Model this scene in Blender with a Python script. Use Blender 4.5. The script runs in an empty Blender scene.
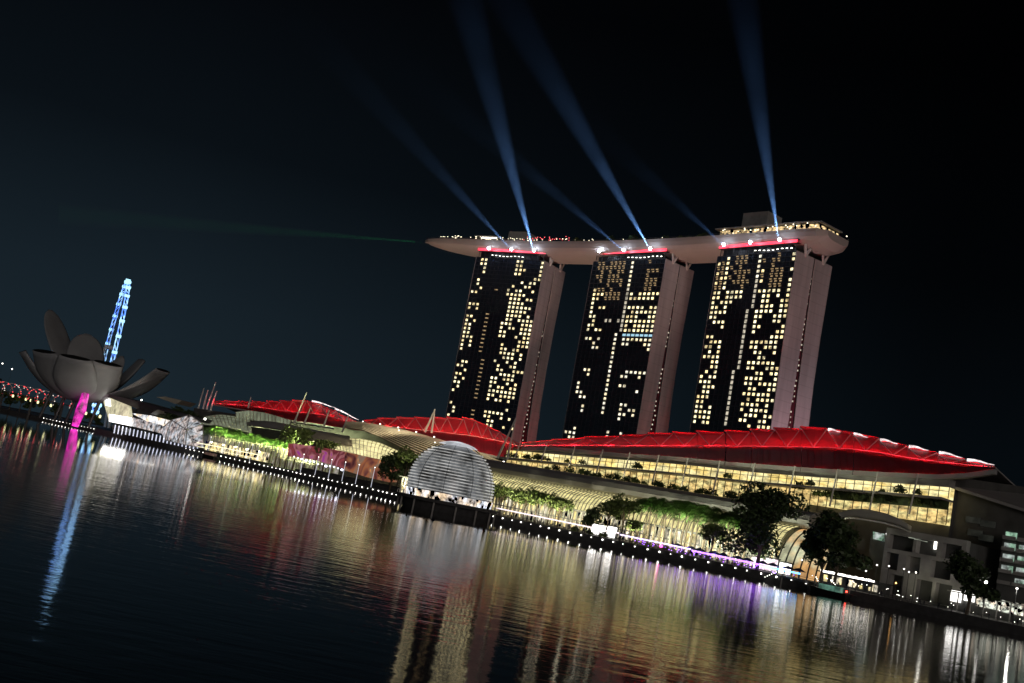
import bpy, math, random
from mathutils import Vector, Matrix
random.seed(7)
sc = bpy.context.scene
col = sc.collection
R = math.radians

# ------------------------------------------------------------------ camera
FPX, PITCH, ROLL, HC = 1100.0, R(8.07), R(11.05), 9.0
cam_d = bpy.data.cameras.new('camera'); cam = bpy.data.objects.new('camera', cam_d); col.objects.link(cam)
cam_d.sensor_width = 36; cam_d.lens = 36*FPX/1024; cam_d.clip_start = .5; cam_d.clip_end = 30000
Xa = Vector((1, 0, 0)); Ua = Vector((0, -math.sin(PITCH), math.cos(PITCH))); Fa = Vector((0, math.cos(PITCH), math.sin(PITCH)))
cx = Xa*math.cos(ROLL) + Ua*math.sin(ROLL); cy = -Xa*math.sin(ROLL) + Ua*math.cos(ROLL); cz = -Fa
M4 = Matrix((cx, cy, cz)).transposed().to_4x4(); M4.translation = Vector((0, 0, HC))
cam.matrix_world = M4
sc.camera = cam

# ------------------------------------------------------------------ world (night sky, faint city glow at the horizon)
w = bpy.data.worlds.new('World'); sc.world = w; w.use_nodes = True
nt = w.node_tree; N = nt.nodes; Lk = nt.links
bg = N['Background']
tc = N.new('ShaderNodeTexCoord'); sep = N.new('ShaderNodeSeparateXYZ'); Lk.new(tc.outputs['Generated'], sep.inputs[0])
rz = N.new('ShaderNodeValToRGB'); Lk.new(sep.outputs['Z'], rz.inputs[0])
cr = rz.color_ramp; cr.elements[0].position = 0.0; cr.elements[0].color = (.014, .026, .036, 1)
cr.elements[1].position = .42; cr.elements[1].color = (.0014, .002, .003, 1)
e = cr.elements.new(.12); e.color = (.0105, .019, .027, 1)
e = cr.elements.new(.25); e.color = (.004, .0068, .010, 1)
rx = N.new('ShaderNodeValToRGB'); Lk.new(sep.outputs['X'], rx.inputs[0])
# azimuth: the glow is on the left
mp = N.new('ShaderNodeMapRange'); Lk.new(sep.outputs['X'], mp.inputs[0]); mp.inputs[1].default_value = -.3; mp.inputs[2].default_value = .35
mp.inputs[3].default_value = 1.0; mp.inputs[4].default_value = .2
N.remove(rx)
ml = N.new('ShaderNodeVectorMath'); ml.operation = 'SCALE'; Lk.new(rz.outputs[0], ml.inputs[0]); Lk.new(mp.outputs[0], ml.inputs['Scale'])
sky = N.new('ShaderNodeTexSky'); sky.sky_type = 'NISHITA'; sky.sun_disc = False; sky.sun_elevation = R(-8); sky.sun_rotation = R(250)
sk = N.new('ShaderNodeVectorMath'); sk.operation = 'SCALE'; Lk.new(sky.outputs[0], sk.inputs[0]); sk.inputs['Scale'].default_value = .01
ad = N.new('ShaderNodeVectorMath'); ad.operation = 'ADD'; Lk.new(ml.outputs[0], ad.inputs[0]); Lk.new(sk.outputs[0], ad.inputs[1])
Lk.new(ad.outputs[0], bg.inputs['Color']); bg.inputs['Strength'].default_value = .78

def lamp(name, kind, loc, color, power, target=None, **kw):
    d = bpy.data.lights.new(name, kind); d.color = color; d.energy = power
    for k, v in kw.items(): setattr(d, k, v)
    o = bpy.data.objects.new(name, d); col.objects.link(o); o.location = loc
    if target is not None:
        o.rotation_euler = (Vector(target)-Vector(loc)).to_track_quat('-Z', 'Y').to_euler()
    return o
# unseen fill for city light across the bay, added to brighten the fronts
lamp('city_fill_light', 'SUN', (0, 0, 500), (1, .88, .82), .34, target=(-15, 100, 484), angle=R(20))

vs = sc.view_settings; vs.view_transform = 'Standard'; vs.look = 'None'; vs.exposure = 0; vs.gamma = 1
sc.cycles.use_denoising = True
sc.cycles.max_bounces = 5; sc.cycles.diffuse_bounces = 2; sc.cycles.glossy_bounces = 3; sc.cycles.transparent_max_bounces = 8
sc.cycles.volume_bounces = 0
sc.cycles.sample_clamp_indirect = 6; sc.cycles.sample_clamp_direct = 0
sc.cycles.caustics_reflective = True
sc.cycles.use_light_tree = True

# ------------------------------------------------------------------ surveying helpers
def ray(x, y):
    u = x-512; v = 341.5-y
    a = u*math.cos(ROLL)-v*math.sin(ROLL); b = u*math.sin(ROLL)+v*math.cos(ROLL)
    return Vector((a, FPX*math.cos(PITCH)-b*math.sin(PITCH), FPX*math.sin(PITCH)+b*math.cos(PITCH)))
A0 = Vector((145, 280, 0)); D = Vector((-.687, .727, 0)); NI = Vector((.727, .687, 0)); UP = Vector((0, 0, 1))
CAMP = Vector((0, 0, HC))
def PZ(x, y, z):
    d = ray(x, y); return CAMP + d*((z-HC)/d.z)
def PY(x, y, Y):
    d = ray(x, y); return CAMP + d*(Y/d.y)
def PL(x, y, off):
    d = ray(x, y); return CAMP + d*((A0.dot(NI)+off)/d.dot(NI))
def fr(s, o, z): return A0 + D*s + NI*o + UP*z
def s_of(p): return (p-A0).dot(D)
def s_at(px, off, z=20):   # street coordinate of the point of line `off` seen at column px
    y = 341.5
    for _ in range(12):
        p = PL(px, y, off); 
        y += (p.z-z)*2.0
    return s_of(p)
def lerp(a, b, t): return a+(b-a)*t
def interp(pts, x):
    if x <= pts[0][0]: return pts[0][1]
    for (a, b), (c, d) in zip(pts, pts[1:]):
        if x <= c: return b+(d-b)*(x-a)/(c-a)
    return pts[-1][1]

# ------------------------------------------------------------------ mesh builder
class MB:
    def __init__(s): s.v = []; s.f = []
    def add(s, vs, fs):
        n = len(s.v); s.v += [tuple(p) for p in vs]; s.f += [tuple(i+n for i in f) for f in fs]; return s
    def quad(s, a, b, c, d): return s.add([a, b, c, d], [(0, 1, 2, 3)])
    def hexa(s, p):  # 8 points: bottom loop 0-3, top loop 4-7
        return s.add(p, [(3, 2, 1, 0), (4, 5, 6, 7), (0, 1, 5, 4), (1, 2, 6, 5), (2, 3, 7, 6), (3, 0, 4, 7)])
    def box(s, o, ax, ay, az):  # corner o and three edge vectors
        o = Vector(o); return s.hexa([o, o+ax, o+ax+ay, o+ay, o+az, o+ax+az, o+ax+ay+az, o+ay+az])
    def fbox(s, s0, s1, o0, o1, z0, z1):
        return s.hexa([fr(s0, o0, z0), fr(s0, o1, z0), fr(s1, o1, z0), fr(s1, o0, z0), fr(s0, o0, z1), fr(s0, o1, z1), fr(s1, o1, z1), fr(s1, o0, z1)])
    def cbox(s, c, x, y, z):
        c = Vector(c); return s.box(c-Vector((x, y, z))/2, Vector((x, 0, 0)), Vector((0, y, 0)), Vector((0, 0, z)))
    def bar(s, p, q, w, h=None):
        p = Vector(p); q = Vector(q); h = h or w; d = (q-p).normalized()
        a = d.cross(UP); a = a.normalized() if a.length > 1e-3 else Vector((1, 0, 0)); b = a.cross(d)
        return s.hexa([p-a*w/2-b*h/2, p+a*w/2-b*h/2, p+a*w/2+b*h/2, p-a*w/2+b*h/2, q-a*w/2-b*h/2, q+a*w/2-b*h/2, q+a*w/2+b*h/2, q-a*w/2+b*h/2])
    def tube(s, pts, rs, n=8):
        rings = []
        for i, p in enumerate(pts):
            p = Vector(p); d = (Vector(pts[min(i+1, len(pts)-1)])-Vector(pts[max(i-1, 0)])).normalized()
            a = d.cross(UP); a = a.normalized() if a.length > 1e-2 else Vector((1, 0, 0)); b = a.cross(d)
            r = rs[i] if isinstance(rs, (list, tuple)) else rs
            rings.append([p+a*r*math.cos(2*math.pi*k/n)+b*r*math.sin(2*math.pi*k/n) for k in range(n)])
        return s.loft(rings)
    def loft(s, rings, cap=True, closed=True):
        n = len(rings[0]); vs = [p for r in rings for p in r]; fs = []
        for i in range(len(rings)-1):
            for k in range(n if closed else n-1):
                k2 = (k+1) % n; fs.append((i*n+k, i*n+k2, (i+1)*n+k2, (i+1)*n+k))
        if cap and closed: fs += [tuple(range(n-1, -1, -1)), tuple((len(rings)-1)*n+k for k in range(n))]
        return s.add(vs, fs)
    def sheet(s, rows, th):  # open grid of points -> a slab of thickness th (vector)
        m, n = len(rows), len(rows[0]); th = Vector(th)
        top = [Vector(p) for r in rows for p in r]; bot = [p-th for p in top]; fs = []; q = m*n
        for i in range(m-1):
            for k in range(n-1):
                a, b, c, d = i*n+k, i*n+k+1, (i+1)*n+k+1, (i+1)*n+k
                fs += [(a, b, c, d), (q+d, q+c, q+b, q+a)]
        for i in range(m-1):
            for k in (0, n-1): a, d = i*n+k, (i+1)*n+k; fs.append((a, d, q+d, q+a))
        for k in range(n-1):
            for i in (0, m-1): a, b = i*n+k, i*n+k+1; fs.append((a, b, q+b, q+a))
        return s.add(top+bot, fs)
    def sphere(s, c, r, nu=10, nv=6, sz=1):
        c = Vector(c); rings = []
        for i in range(1, nv):
            t = math.pi*i/nv; rings.append([c+Vector((r*math.sin(t)*math.cos(2*math.pi*k/nu), r*math.sin(t)*math.sin(2*math.pi*k/nu), -r*sz*math.cos(t))) for k in range(nu)])
        return s.loft(rings)
    def mesh(s, name, m, smooth=False):
        me = bpy.data.meshes.new(name); me.from_pydata(s.v, [], s.f); me.materials.append(m); me.validate(); me.update()
        if smooth:
            for p in me.polygons: p.use_smooth = True
        return me
    def build(s, name, m, parent=None, smooth=False, label=None, **kw):
        o = bpy.data.objects.new(name, s.mesh(name, m, smooth)); col.objects.link(o)
        if parent is not None:
            o.parent = parent
            if parent.type == 'EMPTY' and not parent.get('proto'): o.location = -parent.location
        if label: o['label'] = label
        for k, v in kw.items(): o[k] = v
        return o
def fixn(o):
    import bmesh
    b = bmesh.new(); b.from_mesh(o.data); bmesh.ops.recalc_face_normals(b, faces=b.faces); b.to_mesh(o.data); b.free()
def tag(o, label, cat, group=None, kind=None):
    if label: o['label'] = label
    if cat: o['category'] = cat
    if group: o['group'] = group
    if kind: o['kind'] = kind
    return o
def empty(name, loc, label=None, cat=None, group=None, proto=False):
    o = bpy.data.objects.new(name, None); col.objects.link(o); o.location = loc; o.empty_display_size = 1
    if proto: o['proto'] = 1
    return tag(o, label, cat, group)
KIDS = {}
def kids(o): return [c for c in o.children]
def dup(root, loc, rot=0, scale=1, label=None, group=None):
    def cp(o, par):
        c = o.copy(); col.objects.link(c)
        if par: c.parent = par
        for k in kids(o): cp(k, c)
        return c
    r = cp(root, None); r.location = loc; r.rotation_euler = (0, 0, rot); r.scale = (scale,)*3
    if label: r['label'] = label
    if group: r['group'] = group
    return r
class Proto:
    """first placement moves the original, later ones copy it"""
    def __init__(s, root): s.root = root; s.used = False
    def place(s, loc, rot=0, scale=1, label=None, group=None):
        if not s.used:
            s.used = True; r = s.root; r.location = loc; r.rotation_euler = (0, 0, rot); r.scale = (scale,)*3
            if label: r['label'] = label
            if group: r['group'] = group
            return r
        return dup(s.root, loc, rot, scale, label, group)
ORD = 'first second third fourth fifth sixth seventh eighth ninth tenth eleventh twelfth thirteenth fourteenth fifteenth sixteenth seventeenth eighteenth nineteenth twentieth twenty-first twenty-second twenty-third twenty-fourth twenty-fifth twenty-sixth twenty-seventh twenty-eighth twenty-ninth thirtieth'.split()

# ------------------------------------------------------------------ materials
def mat(name, base, rough=.6, metal=0, emis=None, es=0, var=.25, scale=.15, bump=0, spec=.5):
    m = bpy.data.materials.new(name); m.use_nodes = True; t = m.node_tree; b = t.nodes['Principled BSDF']
    b.inputs['Roughness'].default_value = rough; b.inputs['Metallic'].default_value = metal; b.inputs['Specular IOR Level'].default_value = spec
    tc = t.nodes.new('ShaderNodeTexCoord'); no = t.nodes.new('ShaderNodeTexNoise'); no.inputs['Scale'].default_value = scale; no.inputs['Detail'].default_value = 5
    t.links.new(tc.outputs['Object'], no.inputs['Vector'])
    mr = t.nodes.new('ShaderNodeMapRange'); mr.inputs[1].default_value = .3; mr.inputs[2].default_value = .7
    mr.inputs[3].default_value = 1-var; mr.inputs[4].default_value = 1+var; t.links.new(no.outputs[0], mr.inputs[0])
    sc_ = t.nodes.new('ShaderNodeVectorMath'); sc_.operation = 'SCALE'; sc_.inputs[0].default_value = base; t.links.new(mr.outputs[0], sc_.inputs['Scale'])
    t.links.new(sc_.outputs[0], b.inputs['Base Color'])
    if emis:
        b.inputs['Emission Color'].default_value = (*emis, 1); b.inputs['Emission Strength'].default_value = es
    if bump:
        bp = t.nodes.new('ShaderNodeBump'); bp.inputs['Distance'].default_value = bump; t.links.new(no.outputs[0], bp.inputs['Height']); t.links.new(bp.outputs[0], b.inputs['Normal'])
    return m
def lit(name, c, s, c2=None, scale=.3, lo=.3, hi=1.3, stretch=(1, 1, 1), grid=None):
    """lit interior seen through glass: uneven brightness, optional mullion grid (world metres)"""
    m = mat(name, (.05, .05, .05), .3); t = m.node_tree; b = t.nodes['Principled BSDF']
    tc = t.nodes.new('ShaderNodeNewGeometry'); mp = t.nodes.new('ShaderNodeMapping'); mp.inputs['Scale'].default_value = stretch
    t.links.new(tc.outputs['Position'], mp.inputs[0])
    no = t.nodes.new('ShaderNodeTexNoise'); no.inputs['Scale'].default_value = scale; no.inputs['Detail'].default_value = 4; no.inputs['Roughness'].default_value = .65
    t.links.new(mp.outputs[0], no.inputs['Vector'])
    mr = t.nodes.new('ShaderNodeMapRange'); mr.inputs[1].default_value = .35; mr.inputs[2].default_value = .65; mr.inputs[3].default_value = lo*s; mr.inputs[4].default_value = hi*s
    t.links.new(no.outputs[0], mr.inputs[0]); t.links.new(mr.outputs[0], b.inputs['Emission Strength'])
    if c2:
        n2 = t.nodes.new('ShaderNodeTexNoise'); n2.inputs['Scale'].default_value = scale*.6; t.links.new(mp.outputs[0], n2.inputs['Vector'])
        ra = t.nodes.new('ShaderNodeValToRGB'); ra.color_ramp.elements[0].position = .42; ra.color_ramp.elements[0].color = (*c, 1)
        ra.color_ramp.elements[1].position = .6; ra.color_ramp.elements[1].color = (*c2, 1)
        t.links.new(n2.outputs[0], ra.inputs[0]); t.links.new(ra.outputs[0], b.inputs['Emission Color'])
    else: b.inputs['Emission Color'].default_value = (*c, 1)
    return m
def glow(name, c, s): return mat(name, (.3, .3, .3), .4, emis=c, es=s, var=.02)

m_quay = mat('quay_stone', (.055, .055, .055), .8, scale=.6, bump=.05)
m_land = mat('ground_paving', (.10, .095, .09), .7, scale=.4)
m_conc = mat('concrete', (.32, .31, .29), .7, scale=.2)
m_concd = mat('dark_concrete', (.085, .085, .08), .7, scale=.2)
m_tow = mat('tower_cladding', (.52, .47, .46), .6, var=.05, scale=.05)
def joints(m, pitch, dark):
    t = m.node_tree; b = t.nodes['Principled BSDF']; src = b.inputs['Base Color'].links[0].from_socket
    g = t.nodes.new('ShaderNodeNewGeometry'); sp = t.nodes.new('ShaderNodeSeparateXYZ'); t.links.new(g.outputs['Position'], sp.inputs[0])
    w_ = t.nodes.new('ShaderNodeMath'); w_.operation = 'PINGPONG'; w_.inputs[1].default_value = pitch/2; t.links.new(sp.outputs['Z'], w_.inputs[0])
    c = t.nodes.new('ShaderNodeMath'); c.operation = 'LESS_THAN'; c.inputs[1].default_value = .22; t.links.new(w_.outputs[0], c.inputs[0])
    st = t.nodes.new('ShaderNodeTexNoise'); st.inputs['Scale'].default_value = .25; st.inputs['Detail'].default_value = 6
    mp = t.nodes.new('ShaderNodeMapping'); mp.inputs['Scale'].default_value = (1, 1, .08); t.links.new(g.outputs['Position'], mp.inputs[0]); t.links.new(mp.outputs[0], st.inputs['Vector'])
    r = t.nodes.new('ShaderNodeMapRange'); r.inputs[1].default_value = .35; r.inputs[2].default_value = .7; r.inputs[3].default_value = 1.08; r.inputs[4].default_value = .78; t.links.new(st.outputs[0], r.inputs[0])
    f = t.nodes.new('ShaderNodeMath'); f.operation = 'MULTIPLY_ADD'; f.inputs[1].default_value = -dark; t.links.new(c.outputs[0], f.inputs[0]); t.links.new(r.outputs[0], f.inputs[2])
    v = t.nodes.new('ShaderNodeVectorMath'); v.operation = 'SCALE'; t.links.new(src, v.inputs[0]); t.links.new(f.outputs[0], v.inputs['Scale']); t.links.new(v.outputs[0], b.inputs['Base Color'])
joints(m_tow, 6.4, .16)
m_glassd = mat('dark_glass', (.02, .027, .04), .25, var=.2, scale=.1)
m_fin = mat('facade_fin', (.022, .028, .04), .4)
m_hull = mat('pale_hull_panels', (.50, .45, .41), .5, var=.07, scale=.06)
m_steel = mat('pale_steel', (.62, .60, .56), .4, var=.05)
m_steeld = mat('dark_steel', (.05, .05, .05), .5)
m_red = mat('red_roof_membrane', (.36, .012, .028), .55, var=.12, scale=.12)
m_redf = mat('roof_fascia_panel', (.72, .06, .09), .5, var=.12, scale=.2)
m_grey = mat('grey_roof_metal', (.36, .35, .34), .55, metal=0, var=.08, scale=.05)
m_beige = mat('beige_louvre', (.55, .50, .40), .5, var=.1)
m_white = mat('white_shell', (.7, .69, .64), .5, var=.06)
m_lotus = mat('lotus_skin', (.27, .28, .29), .45, var=.12, scale=.08)
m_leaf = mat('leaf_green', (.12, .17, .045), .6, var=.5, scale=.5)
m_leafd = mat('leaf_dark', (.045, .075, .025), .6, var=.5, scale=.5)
m_palm = mat('palm_green', (.09, .19, .035), .55, var=.4, scale=.6)
m_bark = mat('bark', (.12, .09, .06), .8)
m_black = mat('black_paint_and_shade', (.012, .012, .012), .5)
m_cloth = mat('dark_clothing', (.03, .03, .045), .8)
m_skin = mat('skin', (.4, .24, .16), .6)
m_blue = mat('navy_canvas', (.02, .02, .10), .7)
g_warm = lit('window_warm_light', (1, .90, .56), 1.8, c2=(1, .78, .38), scale=.33, lo=.12, hi=1.4)
g_cool = lit('window_white_light', (1, .96, .78), 1.3, c2=(1, .84, .5), scale=.33, lo=.3, hi=1.35)
g_dim = lit('window_amber_light', (1, .68, .34), .36, scale=.8, lo=.1, hi=1.8, stretch=(1, 1, 2))
g_cyan = glow('window_cyan_light', (.45, .8, 1), .8)
g_strip = lit('window_strip_light', (1, .9, .7), .55, scale=.5, lo=.4, hi=1.6)
g_redl = glow('red_strip_light', (1, .02, .06), 2.2)
g_wh = glow('white_lamp', (1, .96, .88), 7)
g_wh2 = glow('soft_white_lamp', (1, .95, .85), 5)
g_spot = glow('searchlight_lens', (.7, .8, 1), 60)
g_tip = lit('skylight_light', (1, .86, .86), 1.6, scale=.4)
g_gal = lit('gallery_light', (1, .88, .44), 1.1, c2=(1, .74, .24), scale=.22, lo=.45, hi=1.4, stretch=(1, 1, 2.5))
g_gal2 = lit('lower_gallery_light', (1, .70, .26), .75, c2=(1, .85, .36), scale=.35, lo=.2, hi=1.6, stretch=(1, 1, 2))
g_lat = lit('lattice_glass_light', (1, .88, .40), .85, scale=.35, lo=.5, hi=1.3)
g_vau = lit('vault_glass_light', (1, .90, .45), 1.0, scale=.1, lo=.45, hi=1.3)
g_vaud = lit('dim_vault_light', (.70, .78, .52), .2, scale=.1, lo=.5, hi=1.3)
g_shop = lit('shopfront_light', (1, .80, .32), .95, c2=(1, .90, .7), scale=.45, lo=-.4, hi=1.7, stretch=(1, 1, .5))
g_white = lit('bright_shop_light', (1, .97, .92), 3.2, scale=.3, lo=.7, hi=1.3)
g_crys = lit('crystal_glass_light', (.85, .92, 1), .36, c2=(1, .82, .75), scale=.35, lo=-.2, hi=2.4)
g_pur = glow('purple_strip_light', (.38, .12, 1), 5)
g_blu = glow('blue_strip_light', (.1, .45, 1), 5)
g_mag = lit('magenta_column_glow', (1, .03, .58), .75, scale=.16, lo=.1, hi=1.9)  # projected magenta light on the column, put in as its own emission
g_pink = glow('pink_lamp', (1, .08, .45), 6)
g_fly = lit('wheel_blue_light', (.1, .26, 1), 1.6, c2=(.35, .65, 1), scale=.2, lo=.5, hi=1.6)
g_flyw = glow('wheel_capsule_light', (.4, .78, 1), 1.6)
g_rope = glow('rope_light_red', (1, .05, .06), 2.2)
g_yel = glow('yellow_tree_light', (1, .95, .45), 1.8)
g_amb = glow('amber_lamp', (1, .5, .12), 7)
g_redb = glow('red_bulb', (1, .05, .03), 9)
g_fin = lit('dome_louvre_glow', (.96, .95, .92), .45, scale=.14, lo=.25, hi=1.5)  # louvres are no lamps: the interior light on them is painted as emission
g_grn = lit('green_cabin_light', (.35, .8, .6), .22, scale=.5, lo=.2, hi=1.5)
g_flat = lit('flat_window_light', (.5, .85, .6), .5, c2=(.8, .9, .85), scale=.5, lo=.1, hi=1.4)

# ------------------------------------------------------------------ water
def water():
    m = bpy.data.materials.new('bay_water'); m.use_nodes = True; t = m.node_tree; b = t.nodes['Principled BSDF']
    b.inputs['Base Color'].default_value = (.003, .006, .008, 1); b.inputs['IOR'].default_value = 1.33; b.inputs['Specular IOR Level'].default_value = .5
    geo = t.nodes.new('ShaderNodeNewGeometry'); sp = t.nodes.new('ShaderNodeSeparateXYZ'); t.links.new(geo.outputs['Position'], sp.inputs[0])
    # a sheltered band along the quay is smoother than the open bay
    wob = t.nodes.new('ShaderNodeTexNoise'); wob.inputs['Scale'].default_value = .012; wob.inputs['Detail'].default_value = 3; t.links.new(geo.outputs['Position'], wob.inputs['Vector'])
    ma = t.nodes.new('ShaderNodeMath'); ma.operation = 'MULTIPLY_ADD'; ma.inputs[1].default_value = 110; t.links.new(wob.outputs[0], ma.inputs[0]); t.links.new(sp.outputs['Y'], ma.inputs[2])
    calm = t.nodes.new('ShaderNodeMapRange'); calm.interpolation_type = 'SMOOTHSTEP'; t.links.new(ma.outputs[0], calm.inputs[0]); calm.inputs[1].default_value = 318; calm.inputs[2].default_value = 362
    mpg = t.nodes.new('ShaderNodeMapping'); mpg.inputs['Rotation'].default_value = (0, 0, R(8)); mpg.inputs['Scale'].default_value = (.42, 1.0, 1); t.links.new(geo.outputs['Position'], mpg.inputs[0])
    n1 = t.nodes.new('ShaderNodeTexNoise'); n1.inputs['Scale'].default_value = .55; n1.inputs['Detail'].default_value = 4; n1.inputs['Roughness'].default_value = .55; t.links.new(mpg.outputs[0], n1.inputs['Vector'])
    n2 = t.nodes.new('ShaderNodeTexNoise'); n2.inputs['Scale'].default_value = .09; n2.inputs['Detail'].default_value = 2; t.links.new(mpg.outputs[0], n2.inputs['Vector'])
    h = t.nodes.new('ShaderNodeMath'); h.operation = 'MULTIPLY_ADD'; h.inputs[1].default_value = .7; t.links.new(n2.outputs[0], h.inputs[0]); t.links.new(n1.outputs[0], h.inputs[2])
    dist = t.nodes.new('ShaderNodeMapRange'); t.links.new(calm.outputs[0], dist.inputs[0]); dist.inputs[3].default_value = WAVE; dist.inputs[4].default_value = WAVE*.2
    bp = t.nodes.new('ShaderNodeBump'); t.links.new(h.outputs[0], bp.inputs['Height']); t.links.new(dist.outputs[0], bp.inputs['Distance']); t.links.new(bp.outputs[0], b.inputs['Normal'])
    ro = t.nodes.new('ShaderNodeMapRange'); t.links.new(calm.outputs[0], ro.inputs[0]); ro.inputs[3].default_value = .058; ro.inputs[4].default_value = .02; t.links.new(ro.outputs[0], b.inputs['Roughness'])
    return m
WAVE = .036
MB().quad((-6000, -400, 0), (6000, -400, 0), (6000, 9000, 0), (-6000, 9000, 0)).build('water', water(), kind='structure')

# ------------------------------------------------------------------ land and quay
OFFS = [(-900, 0), (205, 0), (268, 10), (300, 18), (433, 36), (510, 44), (743, 60), (1600, 62)]
def shore(s): return interp(OFFS, s)
mb = MB(); mq = MB()
ss = [-900, -300, 0, 100, 205, 240, 268, 300, 360, 433, 510, 620, 743, 900, 1600]
for a, b in zip(ss, ss[1:]):
    pa, pb = fr(a, shore(a), 0), fr(b, shore(b), 0)
    qa, qb = fr(a, 2500, 0), fr(b, 2500, 0)
    mb.hexa([pa-UP*3, pb-UP*3, qb-UP*3, qa-UP*3, pa+UP*2.2, pb+UP*2.2, qb+UP*2.2, qa+UP*2.2])
    ia, ib = NI*.8, NI*.8
    mq.hexa([pa-NI*.25-UP*2.5, pb-NI*.25-UP*2.5, pb+ib-UP*2.5, pa+ia-UP*2.5, pa-NI*.25+UP*2.45, pb-NI*.25+UP*2.45, pb+ib+UP*2.45, pa+ia+UP*2.45])
mb.build('ground', m_land, kind='structure'); mq.build('quay_kerb', m_quay, kind='structure')
GZ = 2.2

# ------------------------------------------------------------------ hotel towers
TW = [
 dict(n='left', Rr=(12.7, 796.8), Ll=(-39.5, 829.9), w=32.3, lean=2.0, lab='left hotel tower, most brown in its end wall, behind the domed pavilion'),
 dict(n='mid', Rr=(90.7, 719.0), Ll=(46.1, 769.7), w=30.7, lean=2.5, lab='middle hotel tower with a bright vertical string of windows and few lit rooms'),
 dict(n='right', Rr=(156.4, 636.8), Ll=(118.8, 687.5), w=34.7, lean=3.5, lab='right hotel tower, nearest and tallest looking, with a wide mauve end wall')]
def rows(txt): return [r for r in txt.split()]
B1 = """.11......01100001 .11......01100001 ..1......01110001 ..1......01100001 .........00000011 .1.......00010110 .1.......01001100 ..1...d..10110010 11.......11111000 .........01110110
.........01111000 111......01111110 1.1......01111100 .....d...01111010 11...d...01101111 1.1..d...11100111 11...d...10110111 11...d...11000111 11...d...11001011 111..d...00000111
1.1..d...01000111 1.1..d...01101100 1....d...01111010 .........00111010 ......d..10010100 .11...d..01001100 11....d..01100111 ..1...d..00111100 11....d..11011100 1.1...d..11001010
11....d..10110110 .1....d..11111110 1.....d..11011110 ......d..10110100 .........00000000 1........00000100 .1....d..11111000 .1....d..11001010 1.....d..01100000 ......d..01100101"""
B2 = """.ddddddd.W...ddd. .ddddddd.W...ddd. .ddddddd.W...ddd. .dd.dddd.W...dd.. .ddddddd.W...ddd. ..d.dddd.W...ddd. .1dd.d...w...dd.. .111dddd.w1011111 .11.dddd.w1111110 .1.......w.......
.1.11....w1111011 .1.......w0111111 .11......w1110011 ..1..ww.ww1111111 .11......w1011111 .1.11....w1111111 ........W.ccccccc .W1.W...W.WW1WWWW ...W....W.WW...WW ...WW...W.......W
........W........ ........W........ ........W........ ........W........ ..WW....W...WWWWW ...W....W..WW..W. ........W........ .W......W..WW.... .W......W......W. .WW.....W........
..WW....W........ ........W...WW... ...W....W...W.WW. ...W....W...WW.W. ............W.... ................. ................. ..W.......W..W... WWW.......W.W.WW. .WW.......W...W.. WW........WW....."""
B3 = """dd1ddddd.Wd.ddd.1 1d1ddddd.Wd.ddd.1 dd1ddddd.Wd.ddd.. 1d1ddddd.W1.ddd.1 d11ddddd.Wd.ddd.. 1d1ddddd.w1.ddd.1 dd1ddddd.w..ddd.1 1101111..w1111101 1101111..w0110101 10111....w0110011
1101.....w0111011 1111....w.1111011 1100....w.1100111 0111....w.1000110 ...1....w.1100001 ........w.1000011 11......w..000111 0111....w.1111110 1101....w.1101110 0101....w.0110010
1111....w.0011000 ..11....w.1111110 ..11....w.1100111 0101...w..0011011 1011...w..1111001 1110...w..1101111 0111...w..0110011 011....w..1111110 1110...w..0101111 1100...w..1111010
1101...w..1011110 1111...w..0111011 1111...w..1100110 1011...w..0010111"""
BM = [B1, B2, B3]
g_win = {'1': g_warm, 'W': g_cool, 'w': g_strip, 'd': g_dim, 'c': g_cyan}
tower_mid = []
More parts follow.
